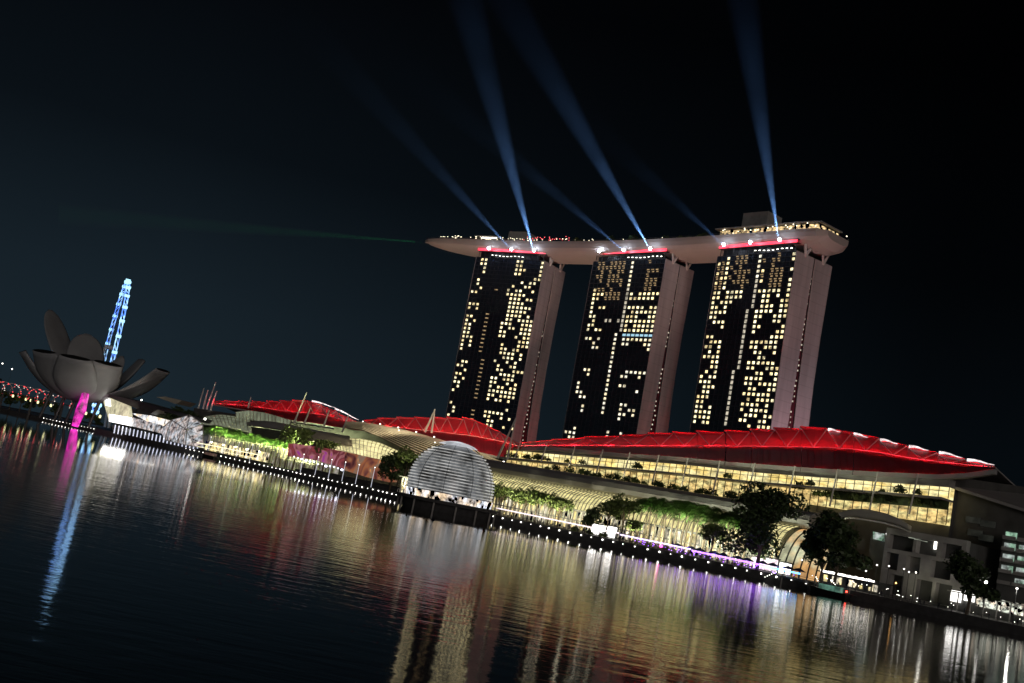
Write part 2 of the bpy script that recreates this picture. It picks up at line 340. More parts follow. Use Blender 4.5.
for ti, T in enumerate(TW):
    Rr = Vector((*T['Rr'], 0)); Ll = Vector((*T['Ll'], 0)); d = (Ll-Rr); W = d.length; d.normalize(); n = Vector((d.y, -d.x, 0)); n = n if n.x > 0 else -n
    T['d'] = d; T['nv'] = n; T['W'] = W; T['Rv'] = Rr
    dep = T['w']; tower_mid.append(Rr+d*W/2+n*dep/2)
    root = empty('hotel_tower', Rr+d*W/2+n*dep/2+UP*GZ, T['lab'], 'tower', 'three hotel towers under the sky deck')
    zs = [2.2, 30, 60, 85, 110, 140, 165, 186]
    def lean(z): return -d*0 if z > 186 else (-d)*T['lean']*((186-z)/186)**1.5   # slight splay towards the base
    outE = [(2.2, dep+16), (30, dep+7), (60, dep+1.2), (85, dep-.6), (110, dep-1.4), (140, dep-1.2), (165, dep-.4), (186, dep)]
    inE = [(2.2, dep*.97), (60, dep*.63), (85, dep*.585), (110, dep*.555), (186, dep*.518)]
    inW = [(2.2, dep*.30), (60, dep*.385), (85, dep*.425), (110, dep*.455), (186, dep*.485)]
    def leg(f0, f1, s0, s1):
        rings = []
        for z in zs:
            a, b = f0(z), f1(z); o = Rr+lean(z)+UP*z
            rings.append([o+n*a+d*s0, o+n*b+d*s0, o+n*b+d*s1, o+n*a+d*s1])
        return MB().loft(rings)
    leg(lambda z: 0.5, lambda z: interp(inW, z), 0.45, W-.45).build('west_slab', m_glassd, root)
    leg(lambda z: interp(inE, z), lambda z: interp(outE, z)-.02, 0.45, W-.45).build('east_slab', m_glassd, root)
    leg(lambda z: 0, lambda z: interp(inW, z)+.02, 0, .45).build('end_wall', m_tow, root, label='end wall of the front slab')
    leg(lambda z: interp(inE, z)-.02, lambda z: interp(outE, z), 0, .45).build('end_wall', m_tow, root, label='outward curving end wall of the rear slab')
    leg(lambda z: 0, lambda z: interp(inW, z)+.02, W-.45, W).build('end_wall', m_tow, root, label='far end wall of the front slab')
    leg(lambda z: interp(inE, z)-.02, lambda z: interp(outE, z), W-.45, W).build('end_wall', m_tow, root, label='far end wall of the rear slab')
    # atrium glass, recessed
    leg(lambda z: interp(inW, z)+.05, lambda z: interp(inE, z)-.05, 1.0, W-1.0).build('atrium_glass', mat('atrium_red_glass', (.10, .02, .03), .4), root)
    am = MB(); z = 50
    while z < 184:
        a, b = interp(inW, z), interp(inE, z); k = random.random()
        if k < (.95 if z < 110 else .7):
            o = Rr+lean(z)+UP*z+d*.8; g = min(b-a, 2.6)*random.uniform(.25, .5); c = lerp(a, b, random.uniform(.35, .65))
            am.hexa([o+n*(c-g/2), o+n*(c+g/2), o+n*(c+g/2)+d*.1, o+n*(c-g/2)+d*.1, o+n*(c-g/2)+UP*1.0, o+n*(c+g/2)+UP*1.0, o+n*(c+g/2)+d*.1+UP*1.0, o+n*(c-g/2)+d*.1+UP*1.0])
        z += 3.15
    am.build('atrium_light', g_strip, root, kind='stuff')
    # facade grid
    NC, FH = 17, 3.2
    fm = MB(); z = 185.6; 
    zz = 185.8
    while zz > 12:
        o = Rr+lean(zz)+UP*zz-n*.05; fm.box(o+d*.5, d*(W-1), n*.55, UP*.35); zz -= FH
    for c in range(NC+1):
        for z0, z1 in zip(zs, zs[1:]):
            p = Rr+lean(z0)+UP*z0+d*(.5+(W-1)*c/NC); q = Rr+lean(z1)+UP*z1+d*(.5+(W-1)*c/NC)
            fm.hexa([p-n*.02, p+d*.22-n*.02, p+d*.22+n*.5, p+n*.5, q-n*.02, q+d*.22-n*.02, q+d*.22+n*.5, q+n*.5])
    fm.build('facade_frame', m_fin, root)
    cw = (W-1)/NC; meshes = {}
    def wmesh(key):
        if key not in meshes:
            m_ = MB(); wd = cw*(.52 if key in '1W' else .5 if key == 'w' else .85); hh = 1.75 if key in '1W' else 2.2 if key == 'w' else .9 if key == 'd' else 1.6
            m_.box(Vector((0, 0, 0))-d*wd/2-n*.03, d*wd, n*.1, UP*hh); meshes[key] = m_.mesh('window', g_win[key])
        return meshes[key]
    cells = []
    for r, row in enumerate(BM[ti].split()):
        row = row.ljust(NC, '0')
        for c in range(NC):
            k = row[c]
            if k in '1Wwdc':
                # string columns read left to right in the photograph; d runs from the right corner to the left one
                zc = 185.8-FH*(r+1)+.75
                cells.append((k, W-.5-cw*(c+.5), zc))
    bright = [c for c in cells if c[0] in '1W'][:100]; rest = [c for c in cells if c not in bright]
    for k, sx, zc in bright:
        o = bpy.data.objects.new('window', wmesh(k)); col.objects.link(o); o.parent = root
        o.location = Rr+d*sx+lean(zc)+UP*zc+n*.42-root.location
    rm = {}
    for k, sx, zc in rest:
        m_ = rm.setdefault(k, MB()); wd = cw*(.52 if k in '1W' else .5 if k == 'w' else .85); hh = 1.75 if k in '1W' else 2.2 if k == 'w' else .9 if k == 'd' else 1.6
        o = Rr+d*sx+lean(zc)+UP*zc+n*.42
        if k == 'd' and ti > 0 and random.random() < .3: continue
        if k == 'd' and ti > 0:
            m_.box(o-d*wd/2-n*.03, d*wd*.7, n*.1, UP*.8); m_.box(o-d*wd/2+UP*1.5+d*wd*.25-n*.03, d*wd*.7, n*.1, UP*.7)
        else: m_.box(o-d*wd/2-n*.03, d*wd, n*.1, UP*hh)
    names = {'1': 'window_row', 'W': 'window_row', 'w': 'corridor_window', 'd': 'amber_window', 'c': 'cyan_window'}
    for k, m_ in rm.items(): m_.build(names[k], g_win[k], root, kind='stuff')
    # recessed crown, red strip
    cm = MB(); o = Rr+UP*186; cm.box(o+d*7+n*3.0, d*(W-9), n*(dep-6), UP*9.5); cm.build('crown', m_black, root)  # black colour stands in for the shaded gap under the hull
    sm = MB(); sm.box(Rr+d*1+n*-.4+UP*191.2, d*(W-1.5), n*.5, UP*1.7); sm.build('red_light_strip', g_redl, root)
    sh = MB(); sh.box(Rr+d*.6+n*.12+UP*190.9, d*(W-1), n*3.0, UP*.28); sh.box(Rr+d*.6+n*.15+UP*193, d*(W-1), n*3.0, UP*.28)
    for i in range(12): sh.box(Rr+d*(2+i*(W-4)/11)+n*.6+UP*186, d*.3, n*.3, UP*5)
    sh.build('crown_ledge', m_steeld, root)
    # V struts on the end wall
    for c in (.20, .74):
        for dx in (-3.2, 3.2):
            p = Rr+n*dep*c+n*(1.5 if c < .5 else 0)-d*.1+UP*184.5; q = p+n*dx-d*.8+UP*8.0
            MB().tube([p, q], .8, 8).build('strut', m_steel, root)
    # white deck lamps under the ledge
    hm = MB()
    for i in range(9):
        hm.box(Rr+d*(4+i*W*.055+(W*.25 if ti == 0 else 0))+n*.0+UP*(187.6+.3*math.sin(i)), d*1.4, n*.2, UP*.35)
    hm.build('terrace_light', g_wh2, root, kind='stuff')

# lamps that flood the end walls and the deck's underside
for ti, T in enumerate(TW):
    d, n, Rr, dep = T['d'], T['nv'], T['Rv'], T['w']
    colr = [(1, .55, .48), (1, .58, .58), (1, .66, .80)][ti]
    base = Rr+n*dep*.5-d*52+UP*58
    lamp('wall_floodlight', 'SPOT', base, colr, 72000*[.95, .95, .62][ti], target=Rr+n*dep*.5+UP*140, spot_size=R(110), spot_blend=.6, shadow_soft_size=2)
    lamp('wall_floodlight', 'SPOT', Rr+n*dep*.5-d*45+UP*44, (1, .1, .12), 12000, target=Rr+n*dep*.5+UP*66, spot_size=R(70), spot_blend=.9, shadow_soft_size=2)

# ------------------------------------------------------------------ sky deck
t3, t2, t1 = tower_mid[2], tower_mid[1], tower_mid[0]
ctrl = [t3+(t3-t2).normalized()*75, t3+Vector((.6, -.8, 0))*46, t3, t2, t1, Vector((-84, 868, 0)), Vector((-150, 895, 0))]
def cat(p0, p1, p2, p3, t):
    return .5*((2*p1)+(p2-p0)*t+(2*p0-5*p1+4*p2-p3)*t*t+(3*p1-p0-3*p2+p3)*t**3)
path = []
for i in range(1, 5):
    for k in range(14): path.append(cat(ctrl[i-1], ctrl[i], ctrl[i+1], ctrl[i+2], k/14))
path.append(ctrl[5])
cum = [0]
for a, b in zip(path, path[1:]): cum.append(cum[-1]+(b-a).length)
LT = cum[-1]
def deckat(u):
    for i in range(len(cum)-1):
        if cum[i+1] >= u:
            p = path[i].lerp(path[i+1], (u-cum[i])/(cum[i+1]-cum[i])); tg = (path[i+1]-path[i]).normalized(); break
    nn = Vector((tg.y, -tg.x, 0)); nn = nn if nn.x > 0 else -nn
    e1 = min(1, (LT-u)/88.0); hw = 18.6*(max(0, 1-(1-e1)**2.0))**.62
    e0 = min(1, u/26.0); hw *= .60+.40*(1-(1-e0)**2)**.5
    return p, tg, nn, max(hw, .3)
ZT = 199.5
skyroot = empty('sky_deck', t2+UP*190, 'long boat shaped sky deck resting across the three towers', 'sky deck')
hull = []; us = [LT*(i/70) for i in range(71)]
for u in us:
    p, tg, nn, hw = deckat(u); dp = 10.2*(hw/18.6)**.8*(0.72 if u < 2 else 1)
    ring = []
    for j in range(13):
        a = math.pi*j/12; x = -math.cos(a)*hw; z = ZT-2.1-(dp-2.1)*math.sin(a)**.75
        ring.append(p+nn*x+UP*z)
    ring += [p+nn*hw+UP*ZT, p-nn*hw+UP*ZT]
    hull.append(ring)
MB().loft(hull).build('hull', m_hull, skyroot, smooth=False)
rl = MB()
for u0, u1 in zip(us[:-1], us[1:]):
    p, tg, nn, hw = deckat(u0); q, _, n2, h2 = deckat(u1)
    rl.bar(p-nn*hw*.985+UP*(ZT+1.1), q-n2*h2*.985+UP*(ZT+1.1), .15); rl.bar(p-nn*hw*.985+UP*ZT, p-nn*hw*.985+UP*(ZT+1.1), .12)
    rl.bar(p+nn*hw*.985+UP*(ZT+1.1), q+n2*h2*.985+UP*(ZT+1.1), .15)
rl.build('railing', m_steeld, skyroot)
def deckpt(u, f, z=0): p, tg, nn, hw = deckat(u); return p+nn*hw*f+UP*(ZT+z)
# deck buildings
def deckbox(u0, u1, f0, f1, z0, z1, name, m, parent=skyroot, mbx=None):
    m_ = mbx or MB(); st = 6
    for i in range(st):
        a, b = lerp(u0, u1, i/st), lerp(u0, u1, (i+1)/st)
        m_.hexa([deckpt(a, f0, z0), deckpt(a, f1, z0), deckpt(b, f1, z0), deckpt(b, f0, z0), deckpt(a, f0, z1), deckpt(a, f1, z1), deckpt(b, f1, z1), deckpt(b, f0, z1)])
    return m_.build(name, m, parent)
deckbox(LT*.735, LT*.785, -.3, .5, 0, 11.0, 'lift_core', m_conc)
deckbox(LT*.15, LT*.205, -.2, .6, 0, 19.0, 'lift_core', m_conc)
deckbox(4, LT*.235, -.88, .6, 4.6, 5.4, 'restaurant_roof', m_grey)
deckbox(6, LT*.225, -.80, .5, 1.4, 3.8, 'restaurant_glass', lit('restaurant_light', (1, .72, .35), .9, scale=.35, lo=-.6, hi=1.6))
deckbox(6, LT*.225, -.78, .52, 3.8, 4.6, 'restaurant_wall', m_concd); deckbox(6, LT*.225, -.78, .52, 0, 1.4, 'restaurant_wall', m_concd)
deckbox(LT*.79, LT*.86, -.75, .3, 3.5, 4.4, 'bar_roof', m_grey); deckbox(LT*.795, LT*.855, -.68, .25, 0, 3.5, 'bar_wall', m_concd)
deckbox(LT*.80, LT*.84, -.73, -.70, 2.6, 3.2, 'bar_light', g_wh2)
dl = MB(); random.seed(3)
for i in range(60):
    u = LT*random.uniform(.60, .95); dl.cbox(deckpt(u, -.9, random.uniform(.8, 2.6)), .55, .55, .4)
for i in range(34):
    u = LT*random.uniform(.01, .22); dl.cbox(deckpt(u, random.choice([-.92, -.9, .9]), random.uniform(.8, 4)), .6, .6, .5)
for i in range(8):
    u = LT*random.uniform(.3, .6); dl.cbox(deckpt(u, -.9, random.uniform(.8, 2)), .45, .45, .4)
dl.build('deck_light', glow('deck_lamp', (1, .86, .6), 3.0), skyroot, kind='stuff')
dr = MB()
for i in range(26):
    u = LT*random.uniform(.60, .74); dr.cbox(deckpt(u, -.85, random.uniform(1.5, 4.5)), .5, .5, .4)
dr.build('red_deck_light', glow('red_deck_lamp', (1, .1, .12), 2.5), skyroot, kind='stuff')
# searchlights + beams
def searchlight(ti, frac, endpx, endY, power, width, lab, blab, lcol=(.19, .43, 1)):
    T = TW[ti]; p = T['Rv']+T['d']*T['W']*frac-T['nv']*4.6+UP*191.8
    r = empty('searchlight', p, lab, 'searchlight', 'searchlights along the red strips')
    MB().tube([p+T['nv']*.9, p-T['nv']*.25], .75, 10).build('housing', m_steeld, r); MB().bar(p+T['nv']*.8-UP*.5, p+T['nv']*5-UP*.5, .25).build('bracket', m_steeld, r)
    MB().sphere(p-T['nv']*.75, 1.0, 10, 6).build('lens', g_spot, r)
    if endpx is None: return
    e = PY(endpx[0], endpx[1], endY); dv = (e-p); L = dv.length*1.45; dv.normalize()
    s0 = p-T['nv']*1.8+dv*.8
    a = dv.cross(UP).normalized(); b = a.cross(dv); rings = []
    for i in range(9):
        t = i/8; r_ = 1.7+math.tan(R(width)/2)*L*t
        rings.append([s0+dv*L*t+(a*math.cos(2*math.pi*k/20)+b*math.sin(2*math.pi*k/20))*r_ for k in range(20)])
    m = bpy.data.materials.new('lit_air'); m.use_nodes = True; t = m.node_tree; t.nodes.remove(t.nodes['Principled BSDF'])
    v = t.nodes.new('ShaderNodeVolumeScatter'); v.inputs['Density'].default_value = .0011; v.inputs['Color'].default_value = (1, 1, 1, 1); v.inputs['Anisotropy'].default_value = .0
    t.links.new(v.outputs[0], t.nodes['Material Output'].inputs['Volume'])
    ge = t.nodes.new('ShaderNodeNewGeometry'); di = t.nodes.new('ShaderNodeVectorMath'); di.operation = 'DISTANCE'; di.inputs[1].default_value = s0
    t.links.new(ge.outputs['Position'], di.inputs[0]); fc = t.nodes.new('ShaderNodeFloatCurve'); cu = fc.mapping.curves[0]
    mr_ = t.nodes.new('ShaderNodeMapRange'); mr_.inputs[2].default_value = L; t.links.new(di.outputs['Value'], mr_.inputs[0]); t.links.new(mr_.outputs[0], fc.inputs['Value'])
    cu.points[0].location = (0, 1); cu.points[1].location = (1, 0)
    for q_ in ((.03, .7), (.08, .28), (.16, .125), (.35, .066), (.6, .03), (.85, .007)): cu.points.new(*q_)  # bright start and fade of the beam are put into the air density
    for q_ in cu.points: q_.handle_type = 'VECTOR'
    no_ = t.nodes.new('ShaderNodeTexNoise'); no_.inputs['Scale'].default_value = .03; no_.inputs['Detail'].default_value = 3; t.links.new(ge.outputs['Position'], no_.inputs['Vector'])
    m1 = t.nodes.new('ShaderNodeMapRange'); m1.inputs[1].default_value = .3; m1.inputs[2].default_value = .7; m1.inputs[3].default_value = .0125/20; m1.inputs[4].default_value = .024/20; t.links.new(no_.outputs[0], m1.inputs[0])
    mu = t.nodes.new('ShaderNodeMath'); mu.operation = 'MULTIPLY'; t.links.new(fc.outputs[0], mu.inputs[0]); t.links.new(m1.outputs[0], mu.inputs[1]); t.links.new(mu.outputs[0], v.inputs['Density'])
    o = MB().loft(rings).build('light_beam', m); fixn(o); tag(o, blab, 'light beam', 'searchlight beams in the night sky', 'stuff')
    back = .9/math.tan(R(width)/2)
    lamp('searchlight_lamp', 'SPOT', s0, lcol, power, target=s0+dv*100, spot_size=R(width), spot_blend=.75, shadow_soft_size=.02)
K = 20.0
searchlight(0, .78, None, 0, 0, 0, 'left searchlight of the three on the left tower strip', '')
searchlight(0, .45, (375, 100), 640, 1.7e6*K, 5.4, 'middle searchlight of the three on the left tower strip', 'faint slanting beam leaving the left tower towards the upper left')
searchlight(0, .13, (475, 30), 640, 4.5e6*K, 7, 'right searchlight of the three on the left tower strip', 'bright steep blue beam rising from the left tower')
searchlight(1, .86, None, 0, 0, 0, 'left searchlight of the three on the middle tower strip', '')
searchlight(1, .52, (480, 130), 600, 1.2e6*K, 5.2, 'middle searchlight of the three on the middle tower strip', 'faint slanting beam leaving the middle tower strip')
searchlight(1, .16, (525, 30), 570, 3.4e6*K, 6.6, 'right searchlight of the three on the middle tower strip', 'bright blue beam rising leftwards from the middle tower')
searchlight(2, .86, (620, 150), 540, .5e6*K, 5, 'left searchlight of the three on the right tower strip', 'faintest beam, leaving the right tower low to the left')
searchlight(2, .52, None, 0, 0, 0, 'middle searchlight of the three on the right tower strip', '')
searchlight(2, .16, (748, 20), 520, 3.6e6*K, 6.6, 'right searchlight of the three on the right tower strip', 'near vertical blue beam rising from the right tower')
lp = deckpt(LT*.995, 0, -2)
le = PY(60, 214, lp.y-120); dv = (le-lp); L = dv.length; dv.normalize(); a = dv.cross(UP).normalized(); b = a.cross(dv)
m = bpy.data.materials.new('laser_air'); m.use_nodes = True; t = m.node_tree; t.nodes.remove(t.nodes['Principled BSDF'])
v = t.nodes.new('ShaderNodeVolumeScatter'); v.inputs['Density'].default_value = .0011; t.links.new(v.outputs[0], t.nodes['Material Output'].inputs['Volume'])
o = MB().loft([[lp+dv*(1+L*t)+(a*math.cos(2*math.pi*k/16)+b*math.sin(2*math.pi*k/16))*(.5+L*t*.03) for k in range(16)] for t in (0, .25, .5, .75, 1)]).build('light_beam', m); fixn(o)
tag(o, 'faint wide green laser beam pointing left from the deck tip', 'light beam', None, 'stuff')
lamp('laser_lamp', 'SPOT', lp+dv*1.2, (.05, 1, .3), 2.4e6, target=lp+dv*50, spot_size=R(3.4), spot_blend=.8, shadow_soft_size=.05)
# hull floodlights (from the podium roofs, bay side)
for i, T in enumerate(TW):
    d, n, Rr = T['d'], T['nv'], T['Rv']
    for f, pw in ((-.35, 1.0), (1.35, .9)):
        b_ = Rr+d*T['W']*f-n*26+UP*64
        tg_ = Rr+d*T['W']*f+n*14+UP*192
        lamp('deck_floodlight', 'SPOT', b_, (1, .62, .52), 85000*pw, target=tg_, spot_size=R(44), spot_blend=.9, shadow_soft_size=2)
    lamp('deck_floodlight', 'SPOT', Rr+d*T['W']*.5-n*55+UP*100, (1, .66, .55), 60000, target=Rr+d*T['W']*.5+UP*199, spot_size=R(44), spot_blend=.9, shadow_soft_size=2)
lamp('deck_floodlight', 'SPOT', Vector((-62, 800, 60)), (1, .8, .62), 120000, target=(-58, 856, 194), spot_size=R(50), spot_blend=.9, shadow_soft_size=2)

# ------------------------------------------------------------------ vegetation prototypes
def make_palm(name, lab, seed, H=9.0):
    rnd = random.Random(seed); root = empty(name, (0, 0, 0), lab, 'palm tree', proto=True)
    top = Vector((rnd.uniform(-.4, .4), rnd.uniform(-.4, .4), H))
    MB().tube([(0, 0, 0), (top.x*.3, top.y*.3, H*.5), top], [.24, .17, .13], 7).build('trunk', m_bark, root)
    f = MB()
    for i in range(17):
        az = 2*math.pi*i/17+rnd.uniform(-.15, .15); el = rnd.uniform(.1, 1.15); Lf = rnd.uniform(2.3, 3.3)
        dr = Vector((math.cos(az), math.sin(az), 0)); sd = Vector((-math.sin(az), math.cos(az), 0)); pts = []
        for k in range(7):
            t = k/6; pts.append(top+dr*Lf*t*math.cos(el*.6)+UP*(math.sin(el)*Lf*t-1.5*t*t*Lf*.55))
        for k in range(6):
            a, b = pts[k], pts[k+1]; wl = (.35+1.0*math.sin(math.pi*(k+.7)/7))*.8
            for sg in (-1, 1):
                for h_ in (0, .5):
                    c = a.lerp(b, h_); e_ = c+sd*sg*wl+(b-a)*.9-UP*wl*.55
                    f.quad(c, c+(b-a)*.3, e_+(b-a)*.12, e_)
    f.build('fronds', m_palm, root)
    return Proto(root)
def make_tree(name, lab, seed, H, Rc, m, n=1100, leaf=.55, cat_='tree', flat=.75, low=0):
    rnd = random.Random(seed); root = empty(name, (0, 0, 0), lab, cat_, proto=True)
    tr = MB(); th = H-Rc*flat*(1.1+low)
    tr.tube([(0, 0, 0), (.2, .1, th*.5), (0, .2, th)], [H*.03, H*.022, H*.016], 8)
    cl = []
    for i in range(11+int(low*8)):
        a = rnd.uniform(0, 2*math.pi); rr = Rc*rnd.uniform(.25, .78); zz = th+Rc*flat*rnd.uniform(-.15, 1.25+low)*(1-.35*rr/Rc)
        c = Vector((rr*math.cos(a), rr*math.sin(a), zz)); cl.append((c, Rc*rnd.uniform(.26, .46)))
        tr.tube([(0, .1, th*rnd.uniform(.55, .95)), Vector((c.x*.5, c.y*.5, (th+c.z)/2)), c], [H*.012, H*.008, H*.003], 5)
    cl.append((Vector((0, 0, th+Rc*flat*(.6+low))), Rc*.5))
    tr.build('trunk', m_bark, root)
    f = MB(); per = n//len(cl)
    for c, r in cl:
        for _ in range(per):
            v = Vector((rnd.gauss(0, 1), rnd.gauss(0, 1), rnd.gauss(0, 1))).normalized(); p = c+Vector((v.x*r, v.y*r, v.z*r*.75))*rnd.uniform(.55, 1.12)
            a = Vector((rnd.gauss(0, 1), rnd.gauss(0, 1), rnd.gauss(0, .6))).normalized(); b = a.cross(Vector((rnd.gauss(0, 1), rnd.gauss(0, 1), rnd.gauss(0, 1)))).normalized()
            s_ = leaf*rnd.uniform(.6, 1.3); f.quad(p-a*s_, p-b*s_*.6, p+a*s_, p+b*s_*.6)
    f.build('crown', m, root)
    return Proto(root)
def make_shrub(lab, seed, m=m_leaf, r=1.3):
    rnd = random.Random(seed); root = empty('shrub', (0, 0, 0), lab, 'shrub', proto=True)
    f = MB()
    for _ in range(150):
        v = Vector((rnd.gauss(0, 1), rnd.gauss(0, .8), abs(rnd.gauss(0, .8)))); p = v.normalized()*r*rnd.uniform(.4, 1.1)+UP*.3
        a = Vector((rnd.gauss(0, 1), rnd.gauss(0, 1), rnd.gauss(0, 1))).normalized(); b = a.orthogonal().normalized(); s_ = .38*rnd.uniform(.6, 1.3)
        f.quad(p-a*s_, p-b*s_*.6, p+a*s_, p+b*s_*.6)
    f.build('foliage', m, root); MB().tube([(0, 0, 0), (0, 0, r*.7)], [.12, .05], 5).build('stem', m_bark, root)
    return Proto(root)
palmA = make_palm('palm_tree', 'palm', 1); palmB = make_palm('palm_tree', 'palm', 2, 8.2)
treeA = make_tree('broadleaf_tree', 'tree', 3, 11, 4.6, m_leaf)
treeB = make_tree('broadleaf_tree', 'tree', 4, 12, 5.2, m_leaf)
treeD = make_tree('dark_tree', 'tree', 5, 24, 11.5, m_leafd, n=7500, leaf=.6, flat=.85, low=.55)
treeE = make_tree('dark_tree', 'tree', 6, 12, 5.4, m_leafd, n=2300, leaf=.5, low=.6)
shrubA = make_shrub('shrub', 8); shrubB = make_shrub('shrub', 9, m_leafd, 1.6)

random.seed(12)
for i in range(26):
    u = LT*random.uniform(.26, .72); (shrubB if i % 3 else shrubA).place(deckpt(u, random.uniform(-.85, -.3), 0), random.uniform(0, 6), random.uniform(1.2, 2.4), 'small bushy tree on the roof garden of the sky deck', 'roof garden trees on the sky deck')

# ------------------------------------------------------------------ the shopping halls
def redroof(root, bays, midl, eavel, off_r, off_m, off_e, fas_h, lamp_k=1.0, tips=()):
    """bays: (x0,y0,x1,y1) top edge of each sawtooth bay; midl/eavel: polylines of the lower edges"""
    up2 = MB(); lo2 = MB(); up = MB(); lo = MB(); tr = MB(); fa = MB(); back = MB(); rim = MB()
    for (x0, y0, x1, y1) in bays:
        a, b = PL(x0, y0, off_r), PL(x1, y1, off_r)
        ma, mb_ = PL(x0, interp(midl, x0), off_m), PL(x1, interp(midl, x1), off_m)
        ea, eb = PL(x0, interp(eavel, x0), off_e), PL(x1, interp(eavel, x1), off_e)
        up.sheet([[a, b], [ma, mb_]], NI*-.35); lo.sheet([[ma+NI*.4, mb_+NI*.4], [ea, eb]], UP*.5)
        # roof shell running back from the ridge
        r2 = [p+NI*46-UP*9 for p in (a, b)]; back.sheet([[a-NI*1.2+UP*.12, b-NI*1.2+UP*.12], r2], UP*.5)
        rim.bar(a-NI*1.2, b-NI*1.2, .55)
        # triangulated truss in front of the fascia
        o_ = -NI*.8; c = (ma+mb_)/2
        tr.bar(a+o_, c+o_, .28); tr.bar(b+o_, c+o_, .28)
        tr.bar(ma+o_, mb_+o_, .28)
        for q_ in (.25, .5, .75): up2.bar(a.lerp(b, q_)-NI*.3, ma.lerp(mb_, q_)-NI*.3, .18); lo2.bar(ma.lerp(mb_, q_)+UP*.1, ea.lerp(eb, q_)+UP*.1, .25)
        fa.hexa([ea-NI*.3-UP*fas_h, eb-NI*.3-UP*fas_h, eb+NI*2-UP*fas_h, ea+NI*2-UP*fas_h, ea-NI*.3, eb-NI*.3, eb+NI*2, ea+NI*2])
        # red floodlights: one trough lamp per bay at the foot of the fascia, one at the eave
        hh = (a+b-ma-mb_).length/2; L = (b-a).length
        q = (ma+mb_)/2-NI*6.5+UP*.6
        la = lamp('roof_floodlight', 'AREA', q, (1, .02, .05), 2.3*L*lamp_k*max(hh, 2)*1.3, target=(a+b)/2*.75+(ma+mb_)/2*.25, shape='RECTANGLE', size=L*.8, size_y=.4, spread=R(85))
        q = (ea+eb)/2-NI*1.5+UP*1.2
        lamp('roof_floodlight', 'AREA', q, (1, .02, .05), 10*L*lamp_k*.55, target=(ma+mb_)/2+UP*1.0, shape='RECTANGLE', size=L*.8, size_y=.3)
    up.build('roof_fascia', m_redf, root); lo.build('roof', m_red, root); back.build('rear_roof', m_grey, root)
    tr.build('truss', m_steel, root); up2.build('fascia_rib', m_redf, root); lo2.build('roof_rib', m_red, root); fa.build('eave', m_grey, root); rim.build('ridge_rim', m_redf, root)
    for (x0, y0, x1, y1) in tips:
        a, b = PL(x0, y0, off_r-2), PL(x1, y1, off_r-2); h = UP*.9
        m_ = MB(); pts = [a.lerp(b, t)+UP*(.5*math.sin(math.pi*min(1, t*1.15+.12))) for t in (0, .25, .5, .75, 1)]
        m_.sheet([pts, [p-UP*(1.0-.85*i/4) for i, p in enumerate(pts)]], NI*-.5); m_.build('skylight', g_tip, root)

# --- near hall (right half of the picture)
near = empty('shopping_mall', fr(155, 70, GZ), 'right shopping hall with a long red serrated roof over yellow lit galleries', 'shopping hall')
baysR = [(522, 443.5, 553, 441), (553, 440, 586, 438.7), (586, 437.4, 621, 436.8), (621, 435.6, 649, 435.3), (649, 433.8, 674, 434), (674, 432.4, 697.5, 434), (697.8, 431.4, 725, 433.4), (726, 430.8, 751, 432.4),
         (751.4, 429.6, 775, 431), (775, 428.4, 801, 429.8), (801.5, 427.4, 828, 429.2), (828, 429.6, 853, 433), (853.7, 433.4, 880, 438.6), (880, 440.5, 908, 446), (908, 447.5, 938, 453), (938, 454.5, 966, 459.4), (966, 462, 995, 466)]
midR = [(520, 446), (570, 445.5), (680, 446.2), (760, 446.5), (840, 448), (870, 451), (900, 456.5), (950, 463.5), (996, 467.5)]
eaveR = [(520, 447.5), (553, 447), (623, 453.5), (680, 457), (730, 462), (811, 468), (870, 471.5), (935, 474.5), (970, 473), (996, 469)]
tipsR = [(828, 428.6, 840, 431.6), (853.7, 433, 867, 437), (880, 438.8, 897, 443.4), (909, 445.5, 928, 450), (939, 451.6, 962, 457.4), (967, 459, 994, 464.5)]
redroof(near, baysR, midR, eaveR, 100, 84, 62, 1.6, .8, tipsR)
sR0, sR1 = 57, 268
